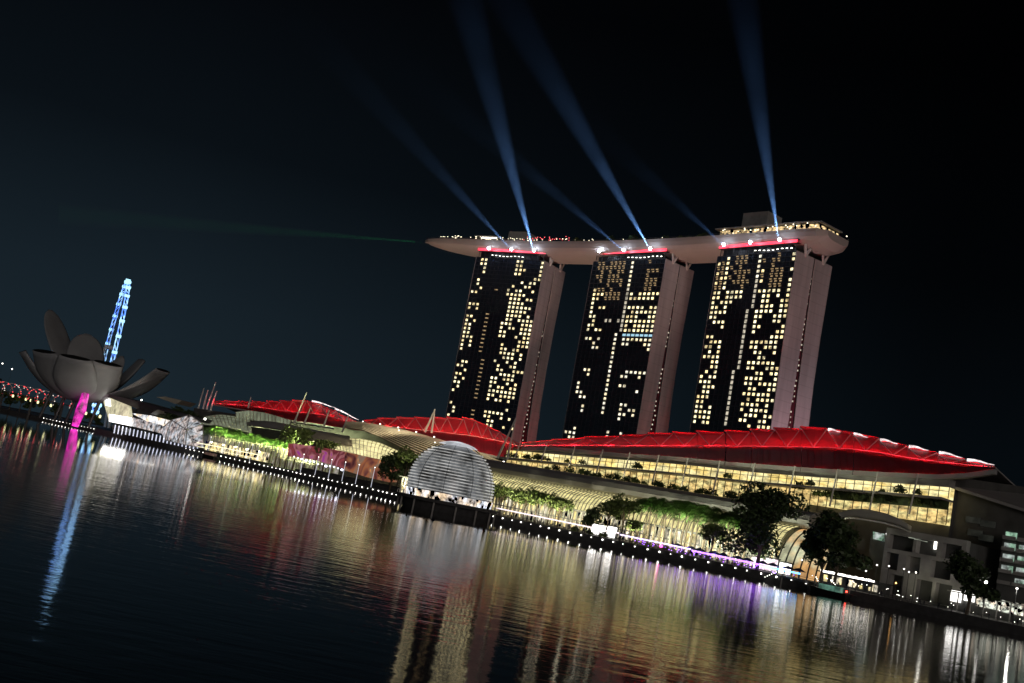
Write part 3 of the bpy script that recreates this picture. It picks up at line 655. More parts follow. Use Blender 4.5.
# body
GT = sorted((s_of(PL(x, y, 64)), PL(x, y, 64).z) for x, y in [(505, 449), (577, 455.5), (680, 463.5), (760, 472), (840, 478), (945, 485.8)])
GE = sorted((s_of(PL(x, y, 62)), PL(x, y, 62).z) for x, y in eaveR)
def ztop(s): return interp(GT, s)
def zeave(s): return interp(GE, s)
mpb = MB(); msf = MB(); mbk = MB(); mgl = MB(); mgl2 = MB(); msl = MB(); mtop = MB()
for i in range(20):
    a, b = lerp(sR0, sR1, i/20), lerp(sR0, sR1, (i+1)/20)
    za, zb = ztop(a), ztop(b)
    mbk.hexa([fr(a, 68, GZ), fr(a, 148, GZ), fr(b, 148, GZ), fr(b, 68, GZ), fr(a, 68, zeave(a)-.2), fr(a, 148, zeave(a)+7), fr(b, 148, zeave(b)+7), fr(b, 68, zeave(b)-.2)])
    # upper band of glass, lower band
    h1a, h1b = za-4.2, zb-4.2
    mgl.hexa([fr(a, 64, h1a), fr(a, 67.9, h1a), fr(b, 67.9, h1b), fr(b, 64, h1b), fr(a, 64, za-.4), fr(a, 67.9, za-.4), fr(b, 67.9, zb-.4), fr(b, 64, zb-.4)])
    lo_a = lo_b = 25.0 if a > 100 else 28.4
    bh_a, bh_b = max(za, zeave(a)-1.5), max(zb, zeave(b)-1.5)
    if bh_a-za > .05: msf.hexa([fr(a, 63.2, za-.35), fr(a, 67.9, za-.35), fr(b, 67.9, zb-.35), fr(b, 63.2, zb-.35), fr(a, 63.2, bh_a), fr(a, 67.9, bh_a), fr(b, 67.9, bh_b), fr(b, 63.2, bh_b)])
    mgl2.hexa([fr(a, 65, lo_a), fr(a, 67.9, lo_a), fr(b, 67.9, lo_b), fr(b, 65, lo_b), fr(a, 65, h1a-.8), fr(a, 67.9, h1a-.8), fr(b, 67.9, h1b-.8), fr(b, 65, h1b-.8)])
    msl.hexa([fr(a, 58.5, h1a-.75), fr(a, 68, h1a-.75), fr(b, 68, h1b-.75), fr(b, 58.5, h1b-.75), fr(a, 58.5, h1a-.05), fr(a, 68, h1a-.05), fr(b, 68, h1b-.05), fr(b, 58.5, h1b-.05)])
    if a < 92: mpb.hexa([fr(a, 63, h1a-3.6), fr(a, 64.8, h1a-3.6), fr(b, 64.8, h1b-3.6), fr(b, 63, h1b-3.6), fr(a, 63, h1a-.8), fr(a, 64.8, h1a-.8), fr(b, 64.8, h1b-.8), fr(b, 63, h1b-.8)])
    ea = PL(600, 458, 62)
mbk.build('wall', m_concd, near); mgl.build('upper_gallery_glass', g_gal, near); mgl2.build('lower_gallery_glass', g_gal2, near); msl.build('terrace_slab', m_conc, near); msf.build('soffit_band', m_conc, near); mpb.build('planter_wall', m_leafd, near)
mm = MB(); s = sR0
while s < sR1:
    z = ztop(s); mm.fbox(s-.09, s+.09, 63.7, 63.95, z-4.1, z-.4); mm.fbox(s-.12, s+.12, 64.7, 64.95, 25 if s > 100 else 28.4, z-5); s += 3.4
for k in (1,):
    for i in range(20):
        a, b = lerp(sR0, sR1, i/20), lerp(sR0, sR1, (i+1)/20); mm.bar(fr(a, 63.75, ztop(a)-.4-k*1.3), fr(b, 63.75, ztop(b)-.4-k*1.3), .16)
mm.build('mullions', m_steeld, near)
# glass end return at the right end
# leaning masts between the canopy and the eave
for px in (521, 547, 575, 603, 630, 659, 688, 720, 755, 795, 838, 878, 918):
    y0 = interp([(521, 441), (600, 449), (700, 459), (795, 466), (838, 469), (918, 474)], px); yb = y0+interp([(521, 16), (700, 33), (918, 40)], px)
    p = PL(px, y0, 57); q = PL(px-interp([(521, 6), (918, 9)], px), yb, 57.5)
    m_ = MB().tube([q, p], [.35, .28], 8); m_.build('mast', m_steel, near)
# long grey canopy, smooth with a rounded front
s0c, s1c = 92, 300
rowsC = []
for i in range(40):
    s = lerp(s0c, s1c, i/39); e_ = 1-max(0, (s-262)/60)**2
    rowsC.append([fr(s, o_, z_) for o_, z_ in ((60, 25.3), (50, 25.2), (43, 24.6), (40, 23.4), (38.8, 21.4), (39.2, 19.6), (41, 18.8), (60, 19.2))])
MB().loft(rowsC).build('canopy', mat('canopy_metal', (.19, .185, .18), .55, var=.08, scale=.05), near)
# lattice glass bulging below the canopy
lat = MB(); ribs = MB(); rr_ = []
prof = [(41, 18.9), (36.5, 17.8), (33, 15.9), (30.6, 13.2), (29.6, 10.2)]
for i in range(60):
    s = lerp(96, 262, i/59); rr_.append([fr(s, o_, z_) for o_, z_ in prof])
lat.sheet(rr_, NI*-.2+UP*-.1); lat.build('lattice_glass', g_lat, near)
for i in range(0, 90):
    s = lerp(96, 262, i/89)
    for (o0, z0), (o1, z1) in zip(prof, prof[1:]): ribs.bar(fr(s, o0-.15, z0+.12), fr(s, o1-.15, z1+.12), .2)
for o0, z0 in prof[1:]:
    for k in (0, .5):
        ribs.bar(fr(96, o0-.15+k*1.7, z0+.12+k*1.2), fr(262, o0-.15+k*1.7, z0+.12+k*1.2), .16)
ribs.build('lattice_ribs', m_steeld, near)
# rounded vault end with black arches
ar = MB(); vg = MB(); va = []
for j in range(7):
    s = 96-j*2.7
    arc = [fr(s, 45-15.5*math.cos(t)*(1-.03*j), GZ+16.5*math.sin(t)*(1-.02*j)) for t in [math.pi*k/14*.55 for k in range(15)]]
    va.append(arc)
    for a, b in zip(arc, arc[1:]): ar.bar(a, b, .45)
vg.sheet(va, NI*-.3); vg.build('vault_glass', lit('vault_orange_light', (.85, .85, .55), .6, c2=(1, .55, .2), scale=.2, lo=.4, hi=1.4), near); ar.build('vault_arches', m_black, near)
# shopfronts
sf = MB(); s = 98; cmb = MB(); sl = MB()
sf.fbox(100, 300, 31.5, 40, GZ+.6, 9.6); sf.build('shopfront_glass', g_shop, near)
while s < 300:
    cmb.fbox(s-.28, s+.28, 30.2, 30.8, GZ, 10); s += 2.3
cmb.build('columns', m_white, near)
sl.fbox(98, 300, 29.2, 41, 9.7, 10.3); sl.fbox(98, 300, 29.8, 31.4, 5.9, 6.3); sl.build('shop_slab', m_conc, near)
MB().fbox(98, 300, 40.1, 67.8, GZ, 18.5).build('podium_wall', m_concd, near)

# plants on the gallery terrace
random.seed(5); k = 0
for i in range(52):
    s = lerp(59, 262, (i+random.random()*.8)/52); z = ztop(s)-4.2
    if s < 112: zz, oo = random.choice([(z, 59.8), (z-3.4, 61.5), (z-3.4, 61.5), (z-1.6, 61.5)])
    else: zz, oo = random.choice([(z, 60), (z-1.5, 57.6), (25.3, 56), (25.3, 58)])
    if oo < 59: zz = 25.25
    if s > 235: zz, oo = z, 59.5
    random.choice([shrubA, shrubB, shrubB]).place(fr(s, oo, zz), random.uniform(0, 6), random.uniform(.8, 1.7), 'leafy shrub on the terraces in front of the yellow lit gallery glass', 'shrubs along the gallery terraces')

# --- middle hall
midh = empty('shopping_mall', fr(350, 80, GZ), 'middle hall with a red serrated roof behind the striped arched canopy', 'shopping hall')
baysM = [(366, 421, 379, 419.5), (379, 418.3, 398, 418.8), (398, 417.6, 416, 418.6), (416, 417.4, 433, 418.8), (433, 417.2, 448, 419), (448, 417.4, 464, 419.6), (464, 417.4, 477, 420.8), (477, 421.2, 489, 426), (489, 427, 501, 432), (501, 433, 512, 439), (512, 440, 522, 445)]
midM = [(366, 423), (400, 428), (440, 432), (480, 437), (500, 441), (522, 447)]
eaveM = [(366, 426), (400, 433), (440, 443), (480, 452), (500, 457), (523, 458)]
redroof(midh, baysM, midM, eaveM, 100, 88, 72, .8, .62, ())
MB().fbox(302, 425, 76, 150, GZ, 31).build('wall', m_concd, midh)
# --- striped arched canopy
arch = empty('arched_canopy', fr(330, 60, GZ), 'beige striped arched canopy sweeping behind the glass dome', 'canopy')
topc = [(346, 424), (362, 423.5), (380, 425), (398, 428.5), (416, 433), (434, 438), (452, 443), (470, 448), (488, 455), (503, 463)]
botc = [(346, 427), (362, 429), (380, 436), (398, 445), (416, 454), (434, 462), (452, 468), (470, 472), (488, 473), (503, 472)]
g1 = []; NSL = 13
for (a, b), (c, d_) in zip(topc, botc):
    p, q = PL(a, b, 74), PL(c, d_, 52); row = []
    for j in range(NSL+1):
        t = j/NSL; row.append(p.lerp(q, t)+UP*(4.0*math.sin(math.pi*t)*.5))
    g1.append(row)
MB().sheet([[p-UP*.5 for p in r] for r in g1], UP*.2).build('canopy_skin', mat('bronze_skin', (.10, .075, .05), .5), arch)
st = MB()
for j in range(NSL+1):
    for r0, r1 in zip(g1, g1[1:]): st.bar(r0[j], r1[j], .75, .3)
st.build('louvres', m_beige, arch)
cr_ = MB()
for r in g1:
    for a, b in zip(r, r[1:]): cr_.bar(a-UP*.3, b-UP*.3, .35)
cr_.build('ribs', m_steeld, arch)
sp_ = MB()
for i, r in enumerate(g1):
    sp_.sphere(r[0]+UP*.6, .38, 6, 4)
    if i % 2: sp_.sphere(r[5]+UP*.4, .3, 6, 4)
sp_.build('canopy_lamps', g_wh2, arch, kind='stuff')
for p0, q0 in ((2, 3), (5, 6), (7, 8)): pass
for px, py, o_ in ((420, 446, 46), (375, 440, 50), (455, 452, 48)):
    lamp('canopy_uplight', 'AREA', PL(px, py, o_)+UP*11, (1, .84, .55), 5200, target=PL(px, py, 66)+UP*3, shape='RECTANGLE', size=22, size_y=2)

# A-frame masts
def aframe(tx, ty, feet, lab, off=60):
    p = PL(tx, ty, off); r = empty('mast', PL(*feet[0], off), lab, 'mast', 'leaning masts above the roofs')
    for fx, fy in feet:
        q = PL(fx, fy, off); m_ = MB().tube([q, p], [.6, .3], 8); m_.build('pole', m_steel, r)
    return r
aframe(435, 409, [(425, 432), (431.5, 433)], 'pair of leaning pale poles meeting above the middle red roof', 70)
aframe(516, 418, [(497.5, 458), (507, 460)], 'tall pair of leaning poles meeting between the middle and right red roofs', 58)
aframe(307, 392, [(294, 423)], 'tallest single leaning mast beside the peak of the left red roof', 66)
aframe(310.5, 408, [(304, 424)], 'short leaning mast just right of the tallest one', 66)
aframe(329.5, 410, [(323, 428)], 'leaning mast standing under the white edge of the left red roof', 66)
aframe(348.5, 415, [(342, 432)], 'leaning mast at the lower end of the white roof edge', 66)
aframe(251, 397, [(248, 408)], 'small leaning mast above the far end of the left red roof', 80)
for m_ in (): pass

# --- left hall
lefth = empty('shopping_mall', fr(500, 80, GZ), 'left hall with a peaked red roof edged in white light', 'shopping hall')
baysL = [(214, 401.5, 226, 402), (226, 401, 240, 402.4), (240, 401, 254, 402.6), (254, 401.3, 268, 403), (268, 401, 281, 402.4), (281, 400.8, 294, 402), (294, 400.6, 308, 401.2), (308, 401, 322, 405), (322, 406, 337, 411.5), (337, 413, 352, 419), (352, 420, 366, 425)]
midL = [(214, 403.6), (250, 406), (290, 412), (320, 414), (340, 419), (366, 427)]
eaveL = [(214, 404.6), (250, 410.5), (290, 420), (320, 424), (350, 430), (366, 431)]
redroof(lefth, baysL, midL, eaveL, 100, 92, 80, .8, .55, [(312, 400.5, 335, 407.5), (335, 408.2, 358, 419.6)])
MB().fbox(425, 610, 86, 150, GZ, 30).build('wall', m_concd, lefth)
# lit gallery under left roof (between 236-285, 408-420)
gm = MB(); rows_ = []
gp = [(236, 412), (250, 410.6), (265, 412.8), (280, 417), (290, 421)]
gq = [(236, 419), (250, 419.5), (265, 422), (280, 424.5), (290, 425)]
gm.sheet([[PL(x, y, 68) for x, y in gp], [PL(x, y, 67) for x, y in gq]], NI*-.4); gm.build('gallery_glass', g_vaud, lefth)
gx = MB()
for (x, y), (x2, y2) in zip(gp, gq):
    for k in range(4): gx.bar(PL(x+k*3.5, y+k*.8, 67.4), PL(x2+k*3.5, y2+k*.6, 66.4), .35)
gx.build('gallery_mullions', m_beige, lefth)

# shells in front of the left hall
def shell(name, lab, top, bot, o0, o1, bulge, m, ribm=None, nr=8, cat_='roof shell', ribw=.3):
    r = empty(name, PL(*bot[len(bot)//2], o1)*1.0, lab, cat_)
    g = []
    for (a, b), (c, d_) in zip(top, bot):
        p, q = PL(a, b, o0), PL(c, d_, o1); g.append([p.lerp(q, t/8)+UP*bulge*math.sin(math.pi*t/8)-NI*bulge*.6*math.sin(math.pi*t/8) for t in range(9)])
    MB().sheet(g, UP*.35-NI*.2).build('shell_skin', m, r, smooth=True)
    if ribm:
        mb_ = MB()
        for row in g:
            for a, b in zip(row, row[1:]): mb_.bar(a+UP*.15-NI*.1, b+UP*.15-NI*.1, ribw)
        for j in range(0, 9, 2):
            for r0, r1 in zip(g, g[1:]): mb_.bar(r0[j]+UP*.15-NI*.1, r1[j]+UP*.15-NI*.1, ribw*.7)
        mb_.build('shell_ribs', ribm, r)
    # closed back so that the shell has a body behind it
    return r
def dens(pts, n):
    out = []
    for i in range(n):
        t = i/(n-1)*(len(pts)-1); k = min(int(t), len(pts)-2); f = t-k
        out.append((lerp(pts[k][0], pts[k+1][0], f), lerp(pts[k][1], pts[k+1][1], f)))
    return out
shell('glass_vault', 'bright cream glass vault roof left of the dome', dens([(322, 443), (332, 440.5), (345, 438.5), (362, 439), (380, 443), (396, 450), (408, 457)], 26), dens([(322, 447), (335, 449), (348, 452), (362, 456), (376, 459), (390, 461.5), (408, 464)], 26), 62, 50, 1.2, g_vau, m_beige)
shell('glass_vault', 'dim greenish glass vault at the far left below the red roof', dens([(196, 422), (206, 416.5), (220, 414.6), (236, 416.6), (250, 419.5)], 16), dens([(196, 424), (210, 424.5), (225, 426.5), (238, 429.5), (252, 433)], 16), 72, 60, 1.0, g_vaud, m_beige)
shell('grey_shell_roof', 'dark grey lens shaped shell roof over the palm terrace', dens([(247, 423.5), (262, 420.5), (280, 422.5), (300, 427), (325, 432), (350, 437)], 14), dens([(247, 425.5), (262, 427.5), (280, 430), (300, 434.5), (325, 439.5), (350, 441)], 14), 66, 56, 1.4, m_grey)
shell('grey_shell_roof', 'olive grey shell roof right of the dark tree on the terrace', dens([(300, 433), (315, 431.5), (335, 435), (352, 440)], 10), dens([(300, 440), (315, 441), (335, 444), (352, 446)], 10), 60, 52, 1.0, m_beige)
MB().fbox(300, 560, 62, 82, GZ, 15).build('wall', m_concd, lefth)

# terrace galleries beneath the left palms
tg = empty('terrace_building', fr(450, 60, GZ), 'low cream lit terrace building behind the far row of palms', 'building')
MB().fbox(392, 530, 58, 61.8, GZ, 12.5).build('glass', lit('terrace_glass_light', (.85, .88, .45), .22, c2=(1, .9, .8), scale=.35, lo=.1, hi=1.7, stretch=(1, 1, .8)), tg)
mb_ = MB(); s = 392
while s < 530: mb_.fbox(s-.25, s+.25, 57.4, 57.9, GZ, 12.6); s += 3.2
mb_.fbox(392, 530, 56.8, 62, 12.6, 13.1); mb_.fbox(392, 530, 56.8, 57.9, 7.2, 7.7); mb_.build('frame', m_beige, tg)

# ------------------------------------------------------------------ palms and trees
def palmrow(pxs, ytop_pts, off, lab, group, hgt=None, protos=(palmA, palmB)):
    N_ = len(pxs)
    for i, px in enumerate(pxs):
        p = PL(px, interp(ytop_pts, px), off+random.uniform(-2, 2)); zt = p.z; base = Vector((p.x, p.y, GZ))
        pr = protos[i % len(protos)]; H = 9.0 if pr is protos[0] else 8.2
        pr.place(base, random.uniform(0, 6), max(.5, (zt-GZ)/(H+.6))*random.uniform(.86, 1.04), lab % ORD[min(i, 29)], group)
random.seed(11)
px_ = [638+i*5.4+random.uniform(-1.5, 1.5) for i in range(22)]
palmrow(px_, [(636, 496), (650, 498), (700, 504), (765, 517)], 19, '%s palm from the left in the tall uplit row before the right hall', 'tall palms in front of the right hall')
px_ = [207+i*5.2+random.uniform(-1, 1) for i in range(17)]
palmrow(px_, [(205, 424), (245, 431), (292, 441)], 52, '%s palm from the left in the bright green row below the left hall', 'uplit palms below the left hall')
treelist = [(treeA, 494, 481, 16), (treeB, 505, 483, 20), (treeA, 517, 487, 16), (treeB, 529, 486, 20), (treeA, 541, 488, 16), (treeB, 553, 492, 20), (treeA, 563, 495, 15)]
def puttree(pr, px, py, off, lab, grp=None, H=None):
    p = PL(px, py, off); H = H or {treeA: 12.6, treeB: 13.6, treeD: 25.5, treeE: 14}[pr]
    return pr.place(Vector((p.x, p.y, GZ)), random.uniform(0, 6), (p.z-GZ)/(H*1.0), lab, grp)
for i, (pr, px, py, off) in enumerate(treelist):
    puttree(pr, px, py, off, '%s tree from the left in the leafy clump right of the dome' % ORD[i], 'leafy trees right of the dome')
puttree(treeB, 628, 494, 15, 'round topped green tree at the left end of the tall palm row')
puttree(treeA, 612, 497, 15, 'small green tree pressed against the round topped one')
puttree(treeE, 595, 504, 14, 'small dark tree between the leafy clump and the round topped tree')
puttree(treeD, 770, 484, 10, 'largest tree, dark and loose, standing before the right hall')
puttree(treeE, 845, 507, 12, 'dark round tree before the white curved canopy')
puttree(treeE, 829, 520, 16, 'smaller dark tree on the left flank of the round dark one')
puttree(treeA, 716, 521, 12, 'low bright tree among the palm trunks near the blue lights'); puttree(treeA, 636, 518, 12, 'low bright tree below the round topped tree')
puttree(treeA, 302, 424, 50, 'dark bushy tree above the left end of the coloured screen'); puttree(treeA, 330, 437, 48, 'low dark tree peeping over the middle of the coloured screen')
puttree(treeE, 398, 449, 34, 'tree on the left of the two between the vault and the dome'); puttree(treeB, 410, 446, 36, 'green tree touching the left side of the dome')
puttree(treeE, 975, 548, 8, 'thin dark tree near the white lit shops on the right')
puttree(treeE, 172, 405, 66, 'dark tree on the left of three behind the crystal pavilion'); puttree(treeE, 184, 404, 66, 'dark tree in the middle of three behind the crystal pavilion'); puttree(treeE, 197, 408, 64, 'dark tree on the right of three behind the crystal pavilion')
for i, px in enumerate((4, 14, 24, 33, 46, 58, 92, 99)):
    puttree(treeE if i % 2 else treeA, px, interp([(4, 388), (58, 402), (99, 414)], px), 75, '%s tree from the left along the far promenade by the lotus building' % ORD[i], 'trees on the far promenade')
for i, px in enumerate((575, 590, 604, 655, 668)): 
    p = PL(px, 530, 8); shrubA.place(Vector((p.x, p.y, GZ)), i, 1.2, 'low clipped shrub at the promenade edge, %s from the left' % ORD[i], 'shrubs at the promenade edge')
# uplights for trees
def up(px, off, z, pw, c=(1, .95, .62)):
    pw *= 12
    
    p = PL(px, 341, off); s = s_at(px, off, z); q = fr(s, off, z); lamp('tree_uplight', 'SPOT', q, c, pw*1.0, target=q+NI*9+UP*9, spot_size=R(120), spot_blend=.9, shadow_soft_size=.4)
for px in (500, 520, 540, 560): up(px, 9, 4.5, 1500)
for px in (645, 665, 685, 705, 725, 745): up(px, 12, 4.0, random.uniform(700, 1900), (.95, 1, .7))
for px in (210, 222, 234, 246, 258, 270, 282, 292): up(px, 45, 8.5, 7000, (.9, 1, .5))
up(628, 9, 4, 700); up(400, 26, 5, 800); up(412, 28, 5, 500); up(596, 8, 5, 300); up(770, 22, 8, 700)
for s_ in (70, 100, 130, 160, 190, 220): lamp('terrace_lamp', 'SPOT', fr(s_, 54.5, 27), (1, .85, .5), 500, target=fr(s_, 62, 33), spot_size=R(130), spot_blend=.8, shadow_soft_size=.3)

# ------------------------------------------------------------------ glass dome on the water
dc = PL(448.3, 497, -16); DR = 16.9; DZ = 9.4
dome = empty('dome_pavilion', Vector((dc.x, dc.y, 0)), 'white glowing glass dome with horizontal louvres standing in the water', 'pavilion')
dcc = Vector((dc.x, dc.y, DZ))
def ringp(z, r, n=48): return [Vector((dc.x+r*math.cos(2*math.pi*k/n), dc.y+r*math.sin(2*math.pi*k/n), z)) for k in range(n)]
rings = []; z = 4.2
while z < DZ+DR-.3: rings.append(ringp(z, math.sqrt(max(.01, (DR-.5)**2-(z-DZ)**2)) if abs(z-DZ) < DR-.5 else .5)); z += 1.0
MB().loft(rings).build('glass_shell', lit('dome_interior_light', (.8, .85, .9), .06, scale=.16, lo=.0, hi=3.0), dome, smooth=True)
fz = 7.2; k = 0; fm = MB()
while fz < DZ+DR-2.8:
    rr = math.sqrt(DR*DR-(fz-DZ)**2); rin = rr-.35; th = .34
    fm.loft([ringp(fz, rin), ringp(fz, rr), ringp(fz+th, rr), ringp(fz+th, rin), ringp(fz, rin)], cap=False); fz += 1.12
fm.build('louvres', g_fin, dome)
rm_ = MB()
for k in range(10):
    a = 2*math.pi*k/10+.2; pts = []
    for j in range(14):
        t = -.28+j*(math.pi/2+.28)/13; pts.append(dcc+Vector((math.cos(a)*math.cos(t), math.sin(a)*math.cos(t), math.sin(t)))*(DR+.12))
    for p, q in zip(pts, pts[1:]): rm_.bar(p, q, .13)
rm_.build('ribs', m_black, dome)
MB().loft([ringp(25.2, 7.6), ringp(25.9, 6.2), ringp(26.6, 3.6), ringp(26.95, 1)]).build('top_cap', lit('dome_cap_light', (.9, .93, 1), .7, scale=.2, lo=.5, hi=1.2), dome, smooth=True)
MB().loft([ringp(4.1, 16.9), ringp(6.7, 17.2)], cap=False).build('interior_glass', lit('dome_hall_light', (.85, .9, 1), .8, c2=(1, .75, .5), scale=.4, lo=-.7, hi=2.1, stretch=(1, 1, .6)), dome)
MB().loft([ringp(-2, 15), ringp(2.9, 17.6), ringp(2.9, 20), ringp(4.0, 20), ringp(4.0, 15)]).build('pier_deck', m_quay, dome)
for k in range(14):
    a = 2*math.pi*k/14; q = Vector((dc.x+18.6*math.cos(a), dc.y+18.6*math.sin(a), 0)); MB().tube([q-UP*2, q+UP*3], .35, 8).build('pile', m_conc, dome)
pl = MB()
for k in range(30):
    a = 2*math.pi*k/30; q = Vector((dc.x+19.5*math.cos(a), dc.y+19.5*math.sin(a), 4.6)); pl.tube([q-UP*.6, q+UP*.6], .05, 5)
for k in range(48): pl.bar(ringp(5.1, 19.5)[k], ringp(5.1, 19.5)[(k+1) % 48], .08)
pl.build('railing', m_steel, dome)

# ------------------------------------------------------------------ coloured event screens
def screen_mat(name, cols, seed):
    m = bpy.data.materials.new(name); m.use_nodes = True; t = m.node_tree; b = t.nodes['Principled BSDF']; b.inputs['Base Color'].default_value = (.02, .02, .02, 1)
    tc = t.nodes.new('ShaderNodeTexCoord'); mp_ = t.nodes.new('ShaderNodeMapping'); mp_.inputs['Location'].default_value = (seed, 0, 0); t.links.new(tc.outputs['Object'], mp_.inputs[0])
    n1 = t.nodes.new('ShaderNodeTexNoise'); n1.inputs['Scale'].default_value = .09; n1.inputs['Detail'].default_value = 1.5; n1.inputs['Distortion'].default_value = 2.2; t.links.new(mp_.outputs[0], n1.inputs['Vector'])
    ra = t.nodes.new('ShaderNodeValToRGB'); t.links.new(n1.outputs[0], ra.inputs[0]); e = ra.color_ramp.elements
    e[0].position = .3; e[0].color = (*cols[0], 1); e[1].position = .72; e[1].color = (*cols[-1], 1)
    for i, c in enumerate(cols[1:-1]): x = e.new(.3+.42*(i+1)/(len(cols)-1)); x.color = (*c, 1)
    t.links.new(ra.outputs[0], b.inputs['Emission Color']); b.inputs['Emission Strength'].default_value = .85
    return m
def screen(pts_t, pts_b, off, m, lab):
    r = empty('event_screen', PL(*pts_b[0], off), lab, 'screen', 'coloured screens on the event plaza')
    T_ = [PL(x, y, off) for x, y in pts_t]; B_ = [PL(x, y, off) for x, y in pts_b]
    MB().sheet([T_, B_], NI*-.6).build('display', m, r)
    f = MB()
    for p, q in zip(T_, B_): f.bar(p+NI*1.2, Vector((q.x, q.y, GZ))+NI*1.2, .4)
    f.build('support', m_steeld, r)
    return r
screen([(288.3, 443), (316, 446.5), (345, 451.5)], [(287.6, 456), (315, 460), (343, 468.5)], 44, screen_mat('screen_maroon', [(.09, .01, .015), (.28, .05, .06), (.12, .02, .03), (.42, .15, .16), (.32, .03, .3)], 3), 'maroon and purple screen with a bright lower edge on the plaza')
screen([(345, 451.7), (368, 457), (390, 462), (398, 466)], [(343.5, 470), (366, 477), (388, 482), (396, 482)], 40, screen_mat('screen_brown', [(.05, .01, .015), (.16, .05, .04), (.35, .12, .05), (.22, .16, .12), (.85, .3, .08)], 40), 'brown and orange screen with flower swirls nearest the dome')
bl = MB()
for i in range(13): p = PL(294+i*4.0, 457.0+i*1.05, 41); bl.sphere(p+UP*random.uniform(-.5, .4), random.uniform(.3, .75), 6, 4)
o = bl.build('stage_lights', glow('stage_lamp', (.8, .82, 1), 5)); tag(o, 'row of bright stage lamps at the foot of the maroon screen', 'stage lights')
stg = empty('stage_platform', fr(330, 40, GZ), 'long dark stepped platform below the coloured screens', 'platform')
mb_ = MB(); mb_.fbox(290, 392, 38, 50, GZ, 5.0); mb_.fbox(290, 392, 34, 38, GZ, 3.6); mb_.build('steps', m_quay, stg)

# ------------------------------------------------------------------ quay lamps and poles
ql = empty('quay_lamp', (0, 0, 0), 'small round white lamp on the dark quay edge', 'quay lamp', 'row of white lamps along the quay edge', proto=True)
MB().sphere((0, 0, 0), .25, 8, 6).build('bulb', g_wh, ql); MB().cbox((0, 0, -.38), .5, .5, .2).build('base', m_steeld, ql)
QL = Proto(ql); s = 62
while s < 800:
    if not (212 < s < 262) and not (535 < s < 690): QL.place(fr(s+random.uniform(-.5, .5), shore(s)-.55, 1.75), 0, random.uniform(.5, 1.1))
    s += 5.0 if s < 420 else 6.5
lpole = empty('light_pole', (0, 0, 0), 'slim lit pole', 'light pole', 'slim white poles along the plaza quay', proto=True)
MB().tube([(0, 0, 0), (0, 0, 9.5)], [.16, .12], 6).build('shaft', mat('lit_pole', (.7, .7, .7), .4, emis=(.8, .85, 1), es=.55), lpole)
MB().sphere((0, 0, 9.6), .22, 6, 4).build('lamp_head', g_wh2, lpole)
LP_ = Proto(lpole)
pxs = [186, 204, 219, 233, 247, 297, 312, 326, 340, 354, 370]
for i, px in enumerate(pxs):
    s_ = s_at(px, shore(350) if px > 280 else shore(430), 4); s_ = s_at(px, shore(s_)-1, 4)
    LP_.place(fr(s_, shore(s_)+1, GZ), 0, 1, '%s slim white pole from the left along the plaza quay' % ORD[i])
# railings with lit hand-rail along the near promenade
rail = MB(); hs = MB()
for s in range(0, 205, 4): rail.bar(fr(s, 1.2, GZ), fr(s, 1.2, GZ+1.1), .09)
rail.bar(fr(0, 1.2, GZ+1.1), fr(204, 1.2, GZ+1.1), .1)
rr = empty('promenade_railing', fr(100, 1.2, GZ), 'long dark railing along the near quay edge', 'railing'); rail.build('rails', m_steeld, rr)
def strip(s0, s1, off, z, m, lab, nm='light_strip', w=.4):
    o = MB().bar(fr(s0, off, z), fr(s1, off, z), w, w).build(nm, m); tag(o, lab, 'light strip'); return o
strip(143, 205, 3.2, 5.0, glow('pinkish_strip', (1, .8, .85), 1.8), 'long pinkish white strip of light right of the dome')
strip(112, 142, 3.0, 4.6, glow('lilac_strip', (.75, .6, 1), 2.5), 'lilac strip of light on the promenade left of the parasols')
strip(84, 112, 4.0, 4.2, g_pur, 'purple strip of light under the tall palms')
strip(72, 84, 4.0, 4.0, g_blu, 'blue strip of light at the right end of the purple one')
# long low awning right of the dome carrying that light
aw = empty('awning', fr(175, 6, GZ), 'long low dark awning on the promenade right of the dome', 'awning')
MB().fbox(143, 205, 3.6, 9, 4.9, 5.15).build('roof', m_concd, aw)
for i in range(9): MB().fbox(145+i*7.3, 145.3+i*7.3, 4.2, 4.5, GZ, 4.9).build('post', m_steeld, aw)
# bar parasols
par = empty('parasol', (0, 0, 0), 'parasol', 'parasol', 'navy parasols of the quayside bar', proto=True)
pm_ = MB(); n_ = 8; rg = [[Vector((r*math.cos(2*math.pi*k/n_), r*math.sin(2*math.pi*k/n_), z)) for k in range(n_)] for r, z in ((2.3, 2.5), (2.35, 2.4), (1.2, 3.0), (.1, 3.4))]
pm_.loft([rg[0], rg[1], rg[2], rg[3]]).build('canopy', m_blue, par); MB().tube([(0, 0, 0), (0, 0, 3.4)], .05, 6).build('pole', m_steel, par)
PAR = Proto(par)
for i in range(11):
    PAR.place(fr(74+i*4.6, 6.5+(i % 2)*1.6, GZ), i*.3, 1, '%s navy parasol from the right in the purple lit bar' % ORD[i])
random.seed(21); bl = MB()
for i in range(90): bl.sphere(fr(random.uniform(74, 138), random.uniform(3, 9), GZ+random.uniform(.5, 2.2)), .16, 5, 4)
tag(bl.build('bar_lights', g_pur), 'scattered purple fairy lights of the quayside bar', 'fairy lights', None, 'stuff')
for s_, c in ((80, (.2, .5, 1)), (92, (.45, .2, 1)), (104, (.45, .2, 1)), (116, (.5, .25, 1)), (128, (1, .5, .9))): lamp('bar_lamp', 'SPOT', fr(s_, 5, GZ+2.6), c, 1500, target=fr(s_, 9, GZ), spot_size=R(130), spot_blend=.6, shadow_soft_size=.3)
tag(MB().sphere(fr(124, 3, 3.6), .55, 8, 6).build('pink_lamp', g_pink), 'single pink globe lamp among the lilac lights', 'lamp')
